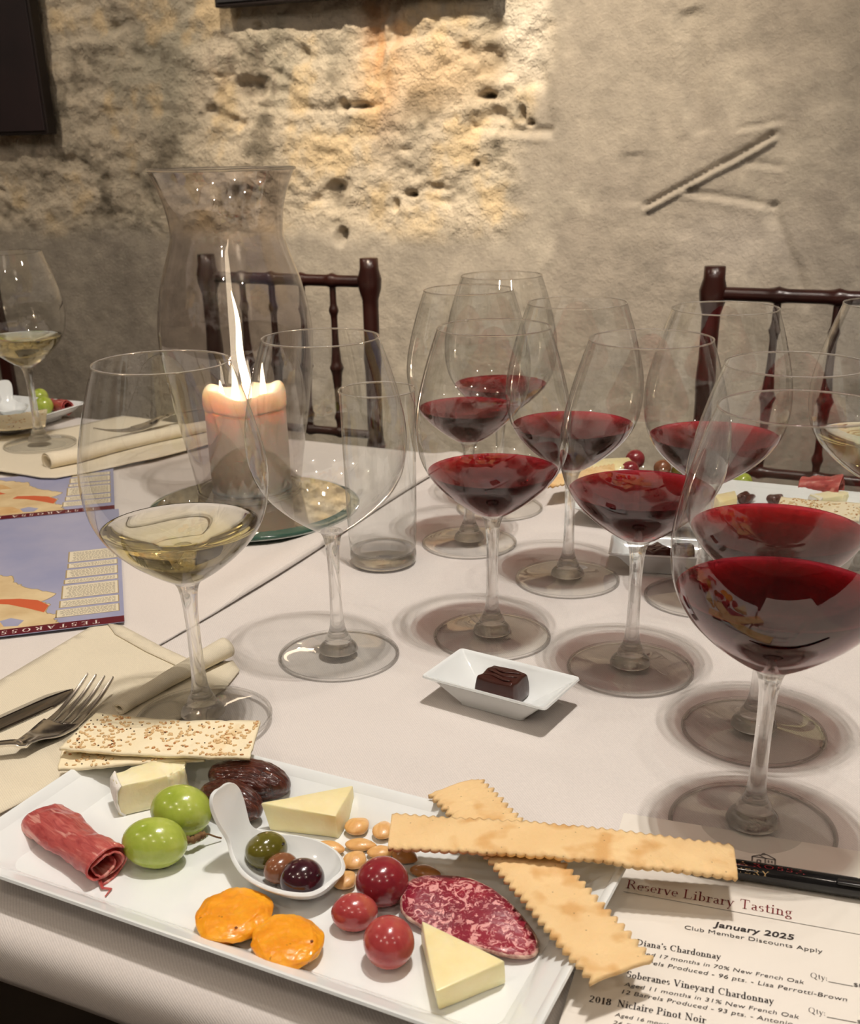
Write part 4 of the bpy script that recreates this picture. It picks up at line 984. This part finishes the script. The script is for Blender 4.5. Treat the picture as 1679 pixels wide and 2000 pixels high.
seeded_cracker(at(-40, 842, .022), at(-40, 815, .022), at(92, 800, .022), at(88, 832, .022), 'golden cracker leaning over the front of the far-left plate', 7, .001, 60)

# food on the far right plate
far_ball(1240, 897, 19, M['red_grape'], 'red grape at the back of the far-right plate, behind the cheese stick', 'red_grape')
far_ball(1230, 918, 18, M['red_grape'], 'dark red grape in front of the cheese stick on the far-right plate', 'red_grape')
far_ball(1293, 914, 17, ol_b, 'brown olive on the far-right plate', 'olive', 'olive')
far_ball(1450, 942, 19, M['green_grape'], 'green grape on the far-right plate, seen between two glasses')
far_ball(1322, 920, 12, ol_g, 'small green olive beside the brown one on the far-right plate', 'olive', 'olive')
def far_wedge(pts, z, label, mat=ch_m, name='cheese_wedge'):
    P = [at(x, y, z) for x, y in pts]; c = sum(P, Vector())/len(P); root = empty(name, Vector((c.x, c.y, T+PZ)), 0, label, 'cheese'); pl = [((p-c).x, (p-c).y) for p in P]
    if sum(pl[i][0]*pl[(i+1) % len(pl)][1]-pl[(i+1) % len(pl)][0]*pl[i][1] for i in range(len(pl))) < 0: pl = pl[::-1]
    bmo('paste', prism(pl, 0, z-PZ, .0008), mat, root, sharp=50)
far_wedge([(1150, 908), (1165, 896), (1228, 893), (1236, 903), (1200, 918), (1152, 918)], .020, 'long pale cheese piece on the far-right plate, beside the red grapes')
far_wedge([(1395, 966), (1435, 958), (1440, 972), (1405, 980)], .018, 'short cheese piece on the far-right plate, left of the dark date pieces')
for px, py, lb in ((1455, 972, 'torn dark date piece on the left of the far-right plate front'), (1513, 975, 'torn dark date piece next to the far ham')):
    ball('date_piece', lb, 'date', px, py, 18, 12, date_m.m, .4, 1, seed=px % 13, amp=.5, sub=3, base=PZ)
hr = ham_roll(at(1562, 958, .012), at(1640, 968, .012), .034, .026, 'draped cured ham on the far-right plate', 9, 1.6)
c = at(1620, 978, .012); brie(Vector((c.x, c.y, T+PZ)), R_(20), .040, .022, .014, 'flat brie slice in front of the far ham', 5)
seeded_cracker(at(1515, 998, .0225), at(1525, 970, .0225), at(1700, 985, .0225), at(1690, 1018, .0225), 'seeded cracker on the front rim of the far-right plate', 8, .0006, 160)
pinked_cracker(at(1070, 948, .0225), at(1085, 925, .0225), at(1200, 905, .0225), at(1200, 932, .0225), 'pinked cracker sticking out of the far-right plate between two glasses', .001, 4, 14)

# ------------------------------------------------------------------ lettering
def place_text(body, p0, p1, z, mat, root, name='printed_line', bold=0.0, shear=0.0, squeeze=None, flip=False, height=None):
    """flat lettering whose baseline runs from picture point p0 to p1 on the plane at height z"""
    A = at(*p0, z); B = at(*p1, z); d = B-A; cu = bpy.data.curves.new('t', 'FONT'); cu.body = body; cu.size = 1; cu.shear = shear; cu.offset = bold; cu.resolution_u = 3; cu.space_character = 1.04
    ob = bpy.data.objects.new('t', cu); C.objects.link(ob); dg = bpy.context.evaluated_depsgraph_get(); me = bpy.data.meshes.new_from_object(ob.evaluated_get(dg)); bpy.data.objects.remove(ob)
    xs = [v.co.x for v in me.vertices]; x0, x1 = min(xs), max(xs); k = d.length/(x1-x0); ky = k*.84; u = d.normalized(); n = Vector((-u.y, u.x, 0))
    for v in me.vertices: p = A+u*((v.co.x-x0)*k)+n*(v.co.y*ky)-root.location; v.co = (p.x, p.y, T+z-root.location.z)
    return link(name, me, mat, root, False)
# a small serif alphabet of strokes (cap height 1, x-height .62)
TK, TH_ = .13, .05
def gv(x, y0, y1, w=TK, top=True, bot=True, hs=.11):
    o = [('l', x, y0, x, y1, w)]
    if bot: o.append(('l', x-w/2-hs*.8, y0+TH_/2, x+w/2+hs*.8, y0+TH_/2, TH_))
    if top: o.append(('l', x-w/2-hs*.8, y1-TH_/2, x+w/2+(hs*.8 if top != 'l' else 0), y1-TH_/2, TH_))
    return o
XH = .62
GL = {
 'R': (.82, gv(.18, 0, 1)+[('a', .36, .75, .24, .24, -90, 90), ('l', .18, .975, .38, .975, TH_), ('l', .18, .51, .38, .51, TH_), ('l', .40, .50, .74, .03, TK*.9)]),
 'L': (.72, gv(.18, 0, 1)+[('l', .18, .025, .60, .025, TH_), ('l', .61, 0, .66, .26, TH_)]),
 'T': (.80, gv(.40, 0, 1, top=False)+[('l', .08, .975, .72, .975, TH_), ('l', .08, 1, .06, .76, TH_), ('l', .72, 1, .74, .76, TH_)]),
 'D': (.88, gv(.18, 0, 1)+[('a', .34, .5, .40, .475, -90, 90), ('l', .18, .975, .36, .975, TH_), ('l', .18, .025, .36, .025, TH_)]),
 'C': (.84, [('a', .46, .5, .36, .49, 50, 310), ('l', .70, .98, .72, .70, TH_)]),
 'S': (.62, [('a', .31, .74, .20, .235, 30, 255), ('a', .31, .27, .22, .255, -125, 90), ('l', .50, .98, .51, .74, TH_), ('l', .08, .02, .07, .28, TH_)]),
 'V': (.84, [('l', .12, .97, .42, .02, TK), ('l', .42, .02, .72, .97, TH_), ('l', .0, .975, .26, .975, TH_), ('l', .60, .975, .84, .975, TH_)]),
 'N': (.92, gv(.18, 0, 1, TH_)+gv(.74, 0, 1, TH_, bot=False)+[('l', .16, .97, .74, .02, TK)]),
 'P': (.70, gv(.18, 0, 1)+[('a', .36, .73, .24, .25, -90, 90), ('l', .18, .975, .38, .975, TH_), ('l', .18, .485, .38, .485, TH_)]),
 'Q': (.92, [('a', .44, .5, .37, .49, 0, 360), ('l', .48, .08, .86, -.22, TK*.8)]),
 'A': (.86, [('l', .10, .0, .42, 1, TH_), ('l', .42, 1, .76, .0, TK), ('l', .22, .36, .62, .36, TH_), ('l', .0, .025, .22, .025, TH_), ('l', .62, .025, .88, .025, TH_)]),
 'O': (.92, [('a', .44, .5, .37, .49, 0, 360)]), 'I': (.40, gv(.2, 0, 1)), 
 'E': (.74, gv(.18, 0, 1)+[('l', .18, .975, .62, .975, TH_), ('l', .18, .52, .50, .52, TH_), ('l', .18, .025, .64, .025, TH_), ('l', .62, 1, .63, .78, TH_), ('l', .64, 0, .67, .24, TH_)]),
 'Y': (.80, gv(.40, 0, .48, top=False)+[('l', .10, .97, .41, .45, TK), ('l', .41, .45, .70, .97, TH_), ('l', 0, .975, .22, .975, TH_), ('l', .58, .975, .80, .975, TH_)]),
 'W': (1.20, [('l', .10, .97, .36, .02, TK), ('l', .36, .02, .58, .97, TH_), ('l', .58, .97, .84, .02, TK), ('l', .84, .02, 1.08, .97, TH_), ('l', 0, .975, .22, .975, TH_), ('l', .96, .975, 1.18, .975, TH_)]),
 'a': (.50, [('a', .24, .17, .16, .16, 60, 300), ('a', .22, .44, .16, .16, 0, 150), ('l', .37, .06, .37, .46, TK*.9), ('l', .22, .34, .38, .36, TH_), ('l', .37, .02, .50, .04, TH_)]),
 'b': (.58, gv(.14, 0, 1.02, TK, 'l', False)+[('a', .28, .30, .22, .30, -140, 130)]),
 'c': (.48, [('a', .27, .30, .21, .30, 45, 320)]),
 'd': (.60, [('a', .26, .30, .20, .30, 50, 320), ('l', .43, 0, .43, 1.02, TK), ('l', .30, 1.0, .44, 1.0, TH_), ('l', .43, .02, .56, .02, TH_)]),
 'e': (.50, [('a', .26, .30, .20, .30, 0, 310), ('l', .08, .32, .46, .32, TH_)]),
 'g': (.54, [('a', .24, .42, .16, .19, 0, 360), ('a', .25, -.13, .21, .15, 0, 360), ('l', .12, .20, .16, .04, TH_), ('l', .14, .05, .38, .02, TK*.7), ('l', .36, .58, .52, .60, TH_)]),
 'h': (.62, gv(.14, 0, 1.02, TK, 'l')+gv(.46, 0, .42, TK, False)+[('a', .30, .40, .17, .20, 0, 150)]),
 'i': (.32, gv(.16, 0, XH, TK, 'l')+[('l', .16, .80, .16, .92, TK)]),
 'l': (.32, gv(.16, 0, 1.02, TK, 'l')),
 'n': (.62, gv(.14, 0, XH, TK, 'l')+gv(.46, 0, .42, TK, False)+[('a', .30, .40, .17, .20, 0, 150)]),
 'o': (.56, [('a', .27, .30, .21, .30, 0, 360)]),
 'r': (.44, gv(.14, 0, XH, TK, 'l')+[('a', .32, .42, .13, .17, 50, 150), ('l', .37, .52, .42, .56, TK)]),
 's': (.42, [('a', .21, .455, .135, .15, 30, 255), ('a', .21, .17, .145, .16, -125, 90)]),
 't': (.38, [('l', .18, .08, .18, .82, TK), ('l', .04, .59, .34, .59, TH_), ('a', .28, .12, .11, .11, 180, 320)]),
 'v': (.54, [('l', .08, .60, .28, .0, TK), ('l', .28, .0, .46, .60, TH_), ('l', 0, .60, .18, .60, TH_), ('l', .38, .60, .54, .60, TH_)]),
 'y': (.54, [('l', .08, .60, .28, .0, TK), ('l', .14, -.30, .46, .60, TH_), ('l', 0, .60, .18, .60, TH_), ('l', .38, .60, .54, .60, TH_), ('l', .06, -.28, .16, -.28, TK)]),
 "'": (.24, [('l', .14, .78, .12, 1.0, TK*.8)]), ':': (.26, [('l', .12, .02, .12, .14, TK), ('l', .12, .42, .12, .54, TK)]), ' ': (.30, []),
 '2': (.60, [('a', .28, .72, .20, .26, -30, 160), ('l', .46, .60, .08, .04, TH_*1.6), ('l', .06, .045, .52, .045, TH_*1.8)]), '0': (.60, [('a', .29, .5, .21, .48, 0, 360)]),
 '1': (.46, gv(.24, 0, 1, TK, False)+[('l', .10, .86, .26, .97, TH_)]), '8': (.60, [('a', .29, .74, .18, .235, 0, 360), ('a', .29, .27, .21, .25, 0, 360)]), 'Z': (.1, []),
}
def serif(body, p0, p1, z, mat, root, name='printed_line', bold=1.0, flip=False, track=.05, hk=1.0, world=None):
    vs, fs = [], []; x = 0
    def quad(pts): 
        o = len(vs); vs.extend(pts); fs.append(tuple(range(o, o+len(pts))))
    for ch in body:
        adv, st = GL.get(ch, GL[' '])
        for s_ in st:
            if s_[0] == 'l':
                _, x0, y0, x1, y1, w_ = s_; w_ *= bold; dx, dy = x1-x0, y1-y0; L = math.hypot(dx, dy) or 1; nx, ny = -dy/L*w_/2, dx/L*w_/2
                quad([(x+x0+nx, y0+ny), (x+x0-nx, y0-ny), (x+x1-nx, y1-ny), (x+x1+nx, y1+ny)])
            else:
                _, cx, cy_, rx, ry, a0, a1 = s_; n = max(6, int(abs(a1-a0)/18)); o = len(vs)
                for i in range(n+1):
                    a = R_(a0+(a1-a0)*i/n); w_ = (TH_+(TK*1.1-TH_)*abs(math.cos(a)))*bold/2
                    vs.append((x+cx+(rx+w_*.6)*math.cos(a), cy_+(ry+w_*.6-.02)*math.sin(a))); vs.append((x+cx+(rx-w_*1.4+.02)*math.cos(a), cy_+(ry-w_*1.2)*math.sin(a)))
                for i in range(n): fs.append((o+2*i, o+2*i+1, o+2*i+3, o+2*i+2))
        x += adv+track
    W_ = x-track
    if world: A, B = world
    else: A, B = at(*p0, z), at(*p1, z)
    d = B-A; k = d.length/W_; u = d.normalized(); n_ = Vector((-u.y, u.x, 0))
    V3 = []
    for a, b in vs: p = A+u*(a*k)+n_*(b*k*hk)-root.location; V3.append((p.x, p.y, T+z-root.location.z))
    return mk(name, V3, fs, mat, root, False)

# ------------------------------------------------------------------ the menu sheet and pen
paper = m_mottled('menu_paper', rgb(226, 220, 210), rgb(232, 226, 217), 8, .7, .1, .0003)
ink = m_plain('black_ink', rgb(44, 38, 38), .6); ink_red = m_plain('dark_red_ink', rgb(124, 40, 44), .6); ink_grey = m_plain('grey_ink', rgb(120, 116, 112), .6)
MZ = .0030
c = at(1400, 1850, MZ); menu = empty('menu_sheet', Vector((c.x, c.y, T+.0004)), 0, 'printed tasting menu sheet under the pen at the lower right', 'menu')
def on_menu(*a): return at(*a, MZ)
O_, X_ = on_menu(1218, 1587), on_menu(1679, 1662); ux = (X_-O_).normalized(); uy = Vector((ux.y, -ux.x, 0))
n1, n2 = 30, 30; vs = []; fs = []
for i in range(n1+1):
    for j in range(n2+1):
        a, b = .216*i/n1, .29*j/n2; p = O_+ux*a+uy*b
        vs.append(Vector((p.x, p.y, T+MZ-.0002))-menu.location)
for i in range(n1):
    for j in range(n2): fs.append((i*(n2+1)+j, i*(n2+1)+j+1, (i+1)*(n2+1)+j+1, (i+1)*(n2+1)+j))
fs = [f_ if (vs[f_[1]]-vs[f_[0]]).cross(vs[f_[3]]-vs[f_[0]]).z > 0 else f_[::-1] for f_ in fs]
o = mk('paper', vs, fs, paper, menu, False); s_ = o.modifiers.new('t', 'SOLIDIFY'); s_.thickness = .0003; s_.offset = -1
PZ_ = MZ+.00005
serif('Reserve Library Tasting', (1221, 1734), (1547, 1791), PZ_, ink_red, menu, 'title_line', .85, hk=1.15)
def rule(p0, p1, w_, mat=ink_grey, z=PZ_, root=menu):
    A, B = at(*p0, z), at(*p1, z); u = (B-A).normalized(); n = Vector((-u.y, u.x, 0))*w_/2; mk('rule', [A+n-root.location, A-n-root.location, B-n-root.location, B+n-root.location], [(0, 1, 2, 3)], mat, root, False)
rule((1217, 1741), (1679, 1825), .0003); 
place_text('January 2025', (1392, 1809), (1551, 1836), PZ_, ink, menu, bold=.022, shear=.15)
place_text('Club Member Discounts Apply', (1336, 1814), (1606, 1862), PZ_, ink, menu)
serif("Diana's Chardonnay", (1242, 1845), (1407, 1874), PZ_, ink, menu, 'printed_line', 1.3, hk=1.15)
place_text('Aged 17 months in 70% New French Oak', (1240, 1862), (1570, 1922), PZ_, ink, menu, shear=.15)
place_text('12 Barrels Produced - 96 pts. - Lisa Perrotti-Brown', (1216, 1873), (1654, 1956), PZ_, ink, menu, shear=.15)
serif('Qty:', (1582, 1909), (1616, 1915.5), PZ_, ink, menu, 'printed_line', .8, hk=1.1); rule((1617, 1917), (1665, 1926), .0003, ink)
place_text('$85', (1667, 1926), (1695, 1931), PZ_, ink, menu)
serif('Soberanes Vineyard Chardonnay', (1222, 1908), (1511, 1961.5), PZ_, ink, menu, 'printed_line', 1.3, hk=1.15)
place_text('Aged 11 months in 31% New French Oak', (1218, 1925), (1560, 1990), PZ_, ink, menu, shear=.15)
place_text('12 Barrels Produced - 93 pts. - Antonio', (1214, 1940), (1548, 2004), PZ_, ink, menu, shear=.15)
serif('Qty:', (1578, 1977), (1612, 1984), PZ_, ink, menu, 'printed_line', .8, hk=1.1); rule((1614, 1986), (1672, 1997), .0003, ink); place_text('$65', (1674, 1998), (1700, 2003), PZ_, ink, menu)
serif('2018', (1149, 1956), (1193, 1964), PZ_, ink, menu, 'printed_line', 1.4, hk=1.0)
serif('Niclaire Pinot Noir', (1204, 1965), (1378, 1999), PZ_, ink, menu, 'printed_line', 1.3, hk=1.15)
place_text('Aged 16 months in 40% New French Oak', (1200, 1984), (1500, 2045), PZ_, ink, menu, shear=.15)
place_text('26 Barrels Produced', (1196, 2000), (1360, 2035), PZ_, ink, menu, shear=.15)
# small grey building emblem on the sheet above the pen
eA, eB = at(1468, 1688, PZ_), at(1514, 1695, PZ_); eu = (eB-eA).normalized(); en = Vector((-eu.y, eu.x, 0)); ek = (eB-eA).length
def eq(pts): 
    return [eA+eu*(a*ek)+en*(b*ek)-menu.location for a, b in pts]
vs, fs = [], []
def eline(a, b, w_=.035):
    dx, dy = b[0]-a[0], b[1]-a[1]; L = math.hypot(dx, dy); nx, ny = -dy/L*w_, dx/L*w_; o = len(vs); vs.extend(eq([(a[0]+nx, a[1]+ny), (a[0]-nx, a[1]-ny), (b[0]-nx, b[1]-ny), (b[0]+nx, b[1]+ny)])); fs.append((o, o+1, o+2, o+3))
for a, b in (((0, .1), (0, .62)), ((0, .62), (.28, .80)), ((.28, .80), (.56, .62)), ((.56, .62), (.56, .1)), ((.28, .80), (.62, .92)), ((.62, .92), (.98, .66)), ((.98, .66), (.98, .1)), ((.56, .62), (.98, .60)), ((0, .62), (.56, .62)), ((.22, .1), (.22, .42)), ((.22, .42), (.36, .42)), ((.36, .42), (.36, .1)), ((.40, .86), (.48, 1.0)), ((.48, 1.0), (.56, .90)), ((.7, .3), (.7, .5)), ((.84, .3), (.84, .5))): eline(a, b)
mk('emblem', vs, fs, ink_grey, menu, False)
# pen
pa, pb = at(1405, 1690, .0085), at(1679, 1733, .0085); pu = (pb-pa).normalized(); pn = Vector((-pu.y, pu.x, 0))
pen = empty('pen', Vector((pa.x, pa.y, T+MZ)), math.atan2(pu.y, pu.x), 'black ballpoint pen lying across the top of the menu sheet', 'pen')
PR = .0048
def xl(v): return [(z, y, x+PR+.0001) for x, y, z in v]
v, f = lathe([(0, -.030), (.0012, -.030), (.0030, -.018), (.0044, -.010), (PR, 0), (PR, .062), (PR-.0002, .0625), (PR-.0002, .0632), (PR, .0637), (PR, .108), (PR-.0008, .110), (0, .110)], 32); mk('barrel', xl(v), f, m_plain('pen_gloss_black', (.010, .010, .011), .14), pen, sharp=40)
bmo('clip', boxbm(.050, .0036, .0016, .0006, 2, (.078, -.0030, PR*2+.0006-.0012)), M['black_plastic'], pen)
gold = m_plain('gold_print', rgb(200, 170, 120), .4, Metallic=.3); red_p = m_plain('red_print', rgb(150, 30, 34), .5)
def pen_text(body, x0, x1, ang0, hgt, mat):
    vs, fs = [], []; x = 0; W_ = sum(GL.get(c_, GL[' '])[0]+.22 for c_ in body); k = (x1-x0)/W_
    for ch in body:
        adv, st = GL.get(ch, GL[' '])
        for s_ in st:
            if s_[0] == 'l':
                _, a0, b0, a1, b1, w_ = s_; w_ *= 1.1; dx, dy = a1-a0, b1-b0; L = math.hypot(dx, dy) or 1; nx, ny = -dy/L*w_/2, dx/L*w_/2; o = len(vs); vs += [(x+a0+nx, b0+ny), (x+a0-nx, b0-ny), (x+a1-nx, b1-ny), (x+a1+nx, b1+ny)]; fs.append((o, o+1, o+2, o+3))
            else:
                _, cx, cy_, rx, ry, a0, a1 = s_; n = max(6, int(abs(a1-a0)/18)); o = len(vs)
                for i in range(n+1):
                    a = R_(a0+(a1-a0)*i/n); w_ = .05; vs.append((x+cx+(rx+w_)*math.cos(a), cy_+(ry+w_*.4)*math.sin(a))); vs.append((x+cx+(rx-w_)*math.cos(a), cy_+(ry-w_*.8)*math.sin(a)))
                for i in range(n): fs.append((o+2*i, o+2*i+1, o+2*i+3, o+2*i+2))
        x += adv+.22
    out = []
    for a, b in vs:
        th = ang0+b*hgt/PR; r = PR+.00006; out.append((x0+a*k, -r*math.cos(th), r*math.sin(th)+PR+.0001))
    mk('lettering', out, fs, mat, pen, False)
pen_text('TESTA', -.0120, .0138, 1.12, .0022, gold); pen_text('ROSSA', .0150, .0400, 1.12, .0022, red_p); pen_text('WINERY', -.001, .0235, .34, .0023, gold)

# ------------------------------------------------------------------ maps
blue = m_mottled('map_sea', rgb(150, 154, 186), rgb(170, 170, 194), 14, .35, .05, .0003); land = m_mottled('map_land', rgb(206, 178, 132), rgb(226, 204, 160), 30, .4, .05, .0003)
land2 = m_mottled('map_hills', rgb(204, 160, 104), rgb(222, 188, 136), 40, .4, .05, .0003); orange_m = m_plain('map_region', rgb(206, 98, 60), .4); maroon = m_plain('map_border', rgb(98, 22, 36), .35); cream_m = m_plain('map_label_box', rgb(226, 216, 190), .45); tan_m = m_plain('map_label_frame', rgb(168, 148, 108), .5); textink = m_plain('map_small_print', rgb(120, 108, 92), .6); white_ink = m_plain('map_white_print', rgb(226, 214, 206), .5)
def map_sheet(O, U, V, Wm, Hm, z, label, text=True):
    """O near-right corner; U unit towards the left edge, V unit away from the viewer"""
    root = empty('map_leaflet', Vector((O.x, O.y, T+z)), 0, label, 'map')
    def P(a, b, dz): p = O+U*a+V*b-root.location; return (p.x, p.y, dz)
    def poly(nm, pts, dz, mat): 
        vs = [P(a, b, dz) for a, b in pts]; ar = sum(vs[i][0]*vs[(i+1) % len(vs)][1]-vs[(i+1) % len(vs)][0]*vs[i][1] for i in range(len(vs)))
        if ar < 0: vs = vs[::-1]
        mk(nm, vs, [tuple(range(len(vs)))], mat, root, False)
    def box(nm, a0, b0, a1, b1, z0, z1, mat):
        vs = [P(a, b, zz) for zz in (z0, z1) for a, b in ((a0, b0), (a1, b0), (a1, b1), (a0, b1))]; mk(nm, vs, [(0, 1, 2, 3), (7, 6, 5, 4), (0, 4, 5, 1), (1, 5, 6, 2), (2, 6, 7, 3), (3, 7, 4, 0)], mat, root, False)
    box('sheet', 0, 0, Wm, Hm, 0, .0007, blue); box('border_band', 0, 0, Wm, .0125, .00071, .00074, maroon)
    rnd = random.Random(3)
    coast = [(.048, .0125), (.052, .020), (.046, .030), (.058, .036), (.056, .052), (.062, .062), (.052, .075), (.066, .090), (.078, .100), (.086, .112), (.088, .128), (.10, .136), (.112, .142), (.13, .158), (.16, .175), (.20, .190), (Wm, .20), (Wm, .0125)]
    cs = []
    for (a, b), (c_, d_) in zip(coast[:-2], coast[1:-1]):
        for k in range(4): t = k/4; cs.append((a+(c_-a)*t+.0018*rnd.uniform(-1, 1), b+(d_-b)*t+.0018*rnd.uniform(-1, 1)))
    cs[0] = (.048, .0125); cs += coast[-2:]
    poly('land', cs, .00076, land)
    vs, fs = [], []
    for (a, b), (c_, d_) in zip(cs[:-3], cs[1:-2]):
        L_ = math.hypot(c_-a, d_-b) or 1; nx, ny = -(d_-b)/L_*.0004, (c_-a)/L_*.0004; o = len(vs); vs += [P(a+nx, b+ny, .00078), P(a-nx, b-ny, .00078), P(c_-nx, d_-ny, .00078), P(c_+nx, d_+ny, .00078)]; fs.append((o, o+1, o+2, o+3))
    mk('coast_line', vs, fs, tan_m, root, False)
    poly('bay', [(.078, .016), (.088, .018), (.092, .030), (.084, .034), (.074, .026)], .00079, blue)
    poly('region', [(.057, .052), (.060, .038), (.072, .050), (.088, .064), (.102, .070), (.098, .078), (.080, .074), (.066, .066)], .00080, orange_m)
    poly('region', [(.11, .092), (.122, .088), (.150, .100), (.142, .112), (.12, .104)], .00080, orange_m)
    poly('hills', [(.085, .018), (.11, .016), (.16, .020), (.17, .055), (.13, .048), (.10, .040)], .00078, land2)
    poly('hills', [(.105, .110), (.13, .112), (.17, .135), (.18, .150), (.14, .146), (.115, .128)], .00078, land2)
    bx = [(.004, .024, .050, .039), (.004, .044, .048, .058), (.004, .063, .047, .092), (.004, .097, .046, .106), (.004, .111, .045, .130), (.004, .135, .044, .146), (.004, .151, .044, .178)]
    for i, (a0, b0, a1, b1) in enumerate(bx):
        if b1 > Hm: continue
        poly('label_frame', [(a0-.0008, b0-.0008), (a1+.0012, b0-.0008), (a1+.0012, b1+.0004), (a0-.0008, b1+.0004)], .00078, tan_m); poly('label_box', [(a0, b0), (a1, b0), (a1, b1), (a0, b1)], .00080, cream_m)
        vs, fs = [], []
        b = b0+.002
        while b < b1-.002:
            a = a0+.002
            while a < a1-.004:
                w_ = rnd.uniform(.001, .003); o = len(vs); vs += [P(a, b, .00083), P(a+w_, b, .00083), P(a+w_, b+.0007, .00083), P(a, b+.0007, .00083)]; fs.append((o, o+1, o+2, o+3)); a += w_+.0008
            b += .0021
        fs = [q_ for q_ in fs]
        o = mk('small_print', vs, fs, textink, root, False); o['kind'] = 'stuff'
    if text:
        A = O+U*.018+V*.0095; B = O+U*.098+V*.0095
        A.z = T+z; B.z = T+z; serif('TESTAROSSA', None, None, z+.00080, white_ink, root, 'band_lettering', 1.2, world=(A, B), track=.45, hk=1.0)
        A = O+U*.108+V*.0095; B = O+U*.165+V*.0095; A.z = B.z = T+z; serif('LOS GATOS'.replace('G', 'C') if False else 'LIV', None, None, z+.00080, white_ink, root, 'band_lettering', 1.2, world=(A, A+(B-A)*.3), track=.45, hk=1.0)
        A = O+U*.028+V*.046; B = O+U*.006+V*.046; 
    return root
Om, Um_, Vm_ = at(243, 1214, .004), at(0, 1243, .004), at(284, 989, .004)
U1 = (Um_-Om).normalized(); V1 = (Vm_-Om); Hm1 = V1.length; V1 = V1.normalized()
V1 = (V1-U1*V1.dot(U1)).normalized()
map_sheet(Om, U1, V1, .32, Hm1-.001, .0034, 'blue and tan map leaflet nearest the viewer, its maroon band facing the napkin')
O2 = Om+V1*(Hm1+.001)+U1*0.004; map_sheet(O2, U1, V1, .32, .16, .0034, 'blue and tan map leaflet behind the first one, under the far napkin', True)

# ------------------------------------------------------------------ groups of repeats
for nm, gr in (('wine_glass', 'stemmed wine glasses on the table'), ('chiavari_chair', 'spindle-back chairs along the wall'), ('serving_plate', 'white rectangular serving plates'),
               ('small_dish', 'small white chocolate dishes'), ('green_grape', 'green grapes'), ('red_grape', 'red grapes'), ('olive', 'olives'), ('date', 'dates on the front plate'), ('date_piece', 'torn date pieces on the far plate'),
               ('dried_apricot', 'dried apricots on the front plate'), ('cheese_wedge', 'cheese wedges'), ('brie_wedge', 'brie wedges'), ('ham_roll', 'slices of cured ham'), ('cracker', 'pinked-edge crackers'),
               ('seeded_cracker', 'seeded crackers'), ('chocolate', 'dark chocolates'), ('porcelain_spoon', 'white porcelain spoons'), ('fork', 'steel forks'), ('napkin', 'cream cloth napkins'), ('map_leaflet', 'map leaflets'),
               ('wall_picture', 'dark pictures on the wall'), ('tablecloth', 'white tablecloths')):
    for o in bpy.data.objects:
        if o.parent is None and o.name.split('.')[0] == nm and 'group' not in o: o['group'] = gr
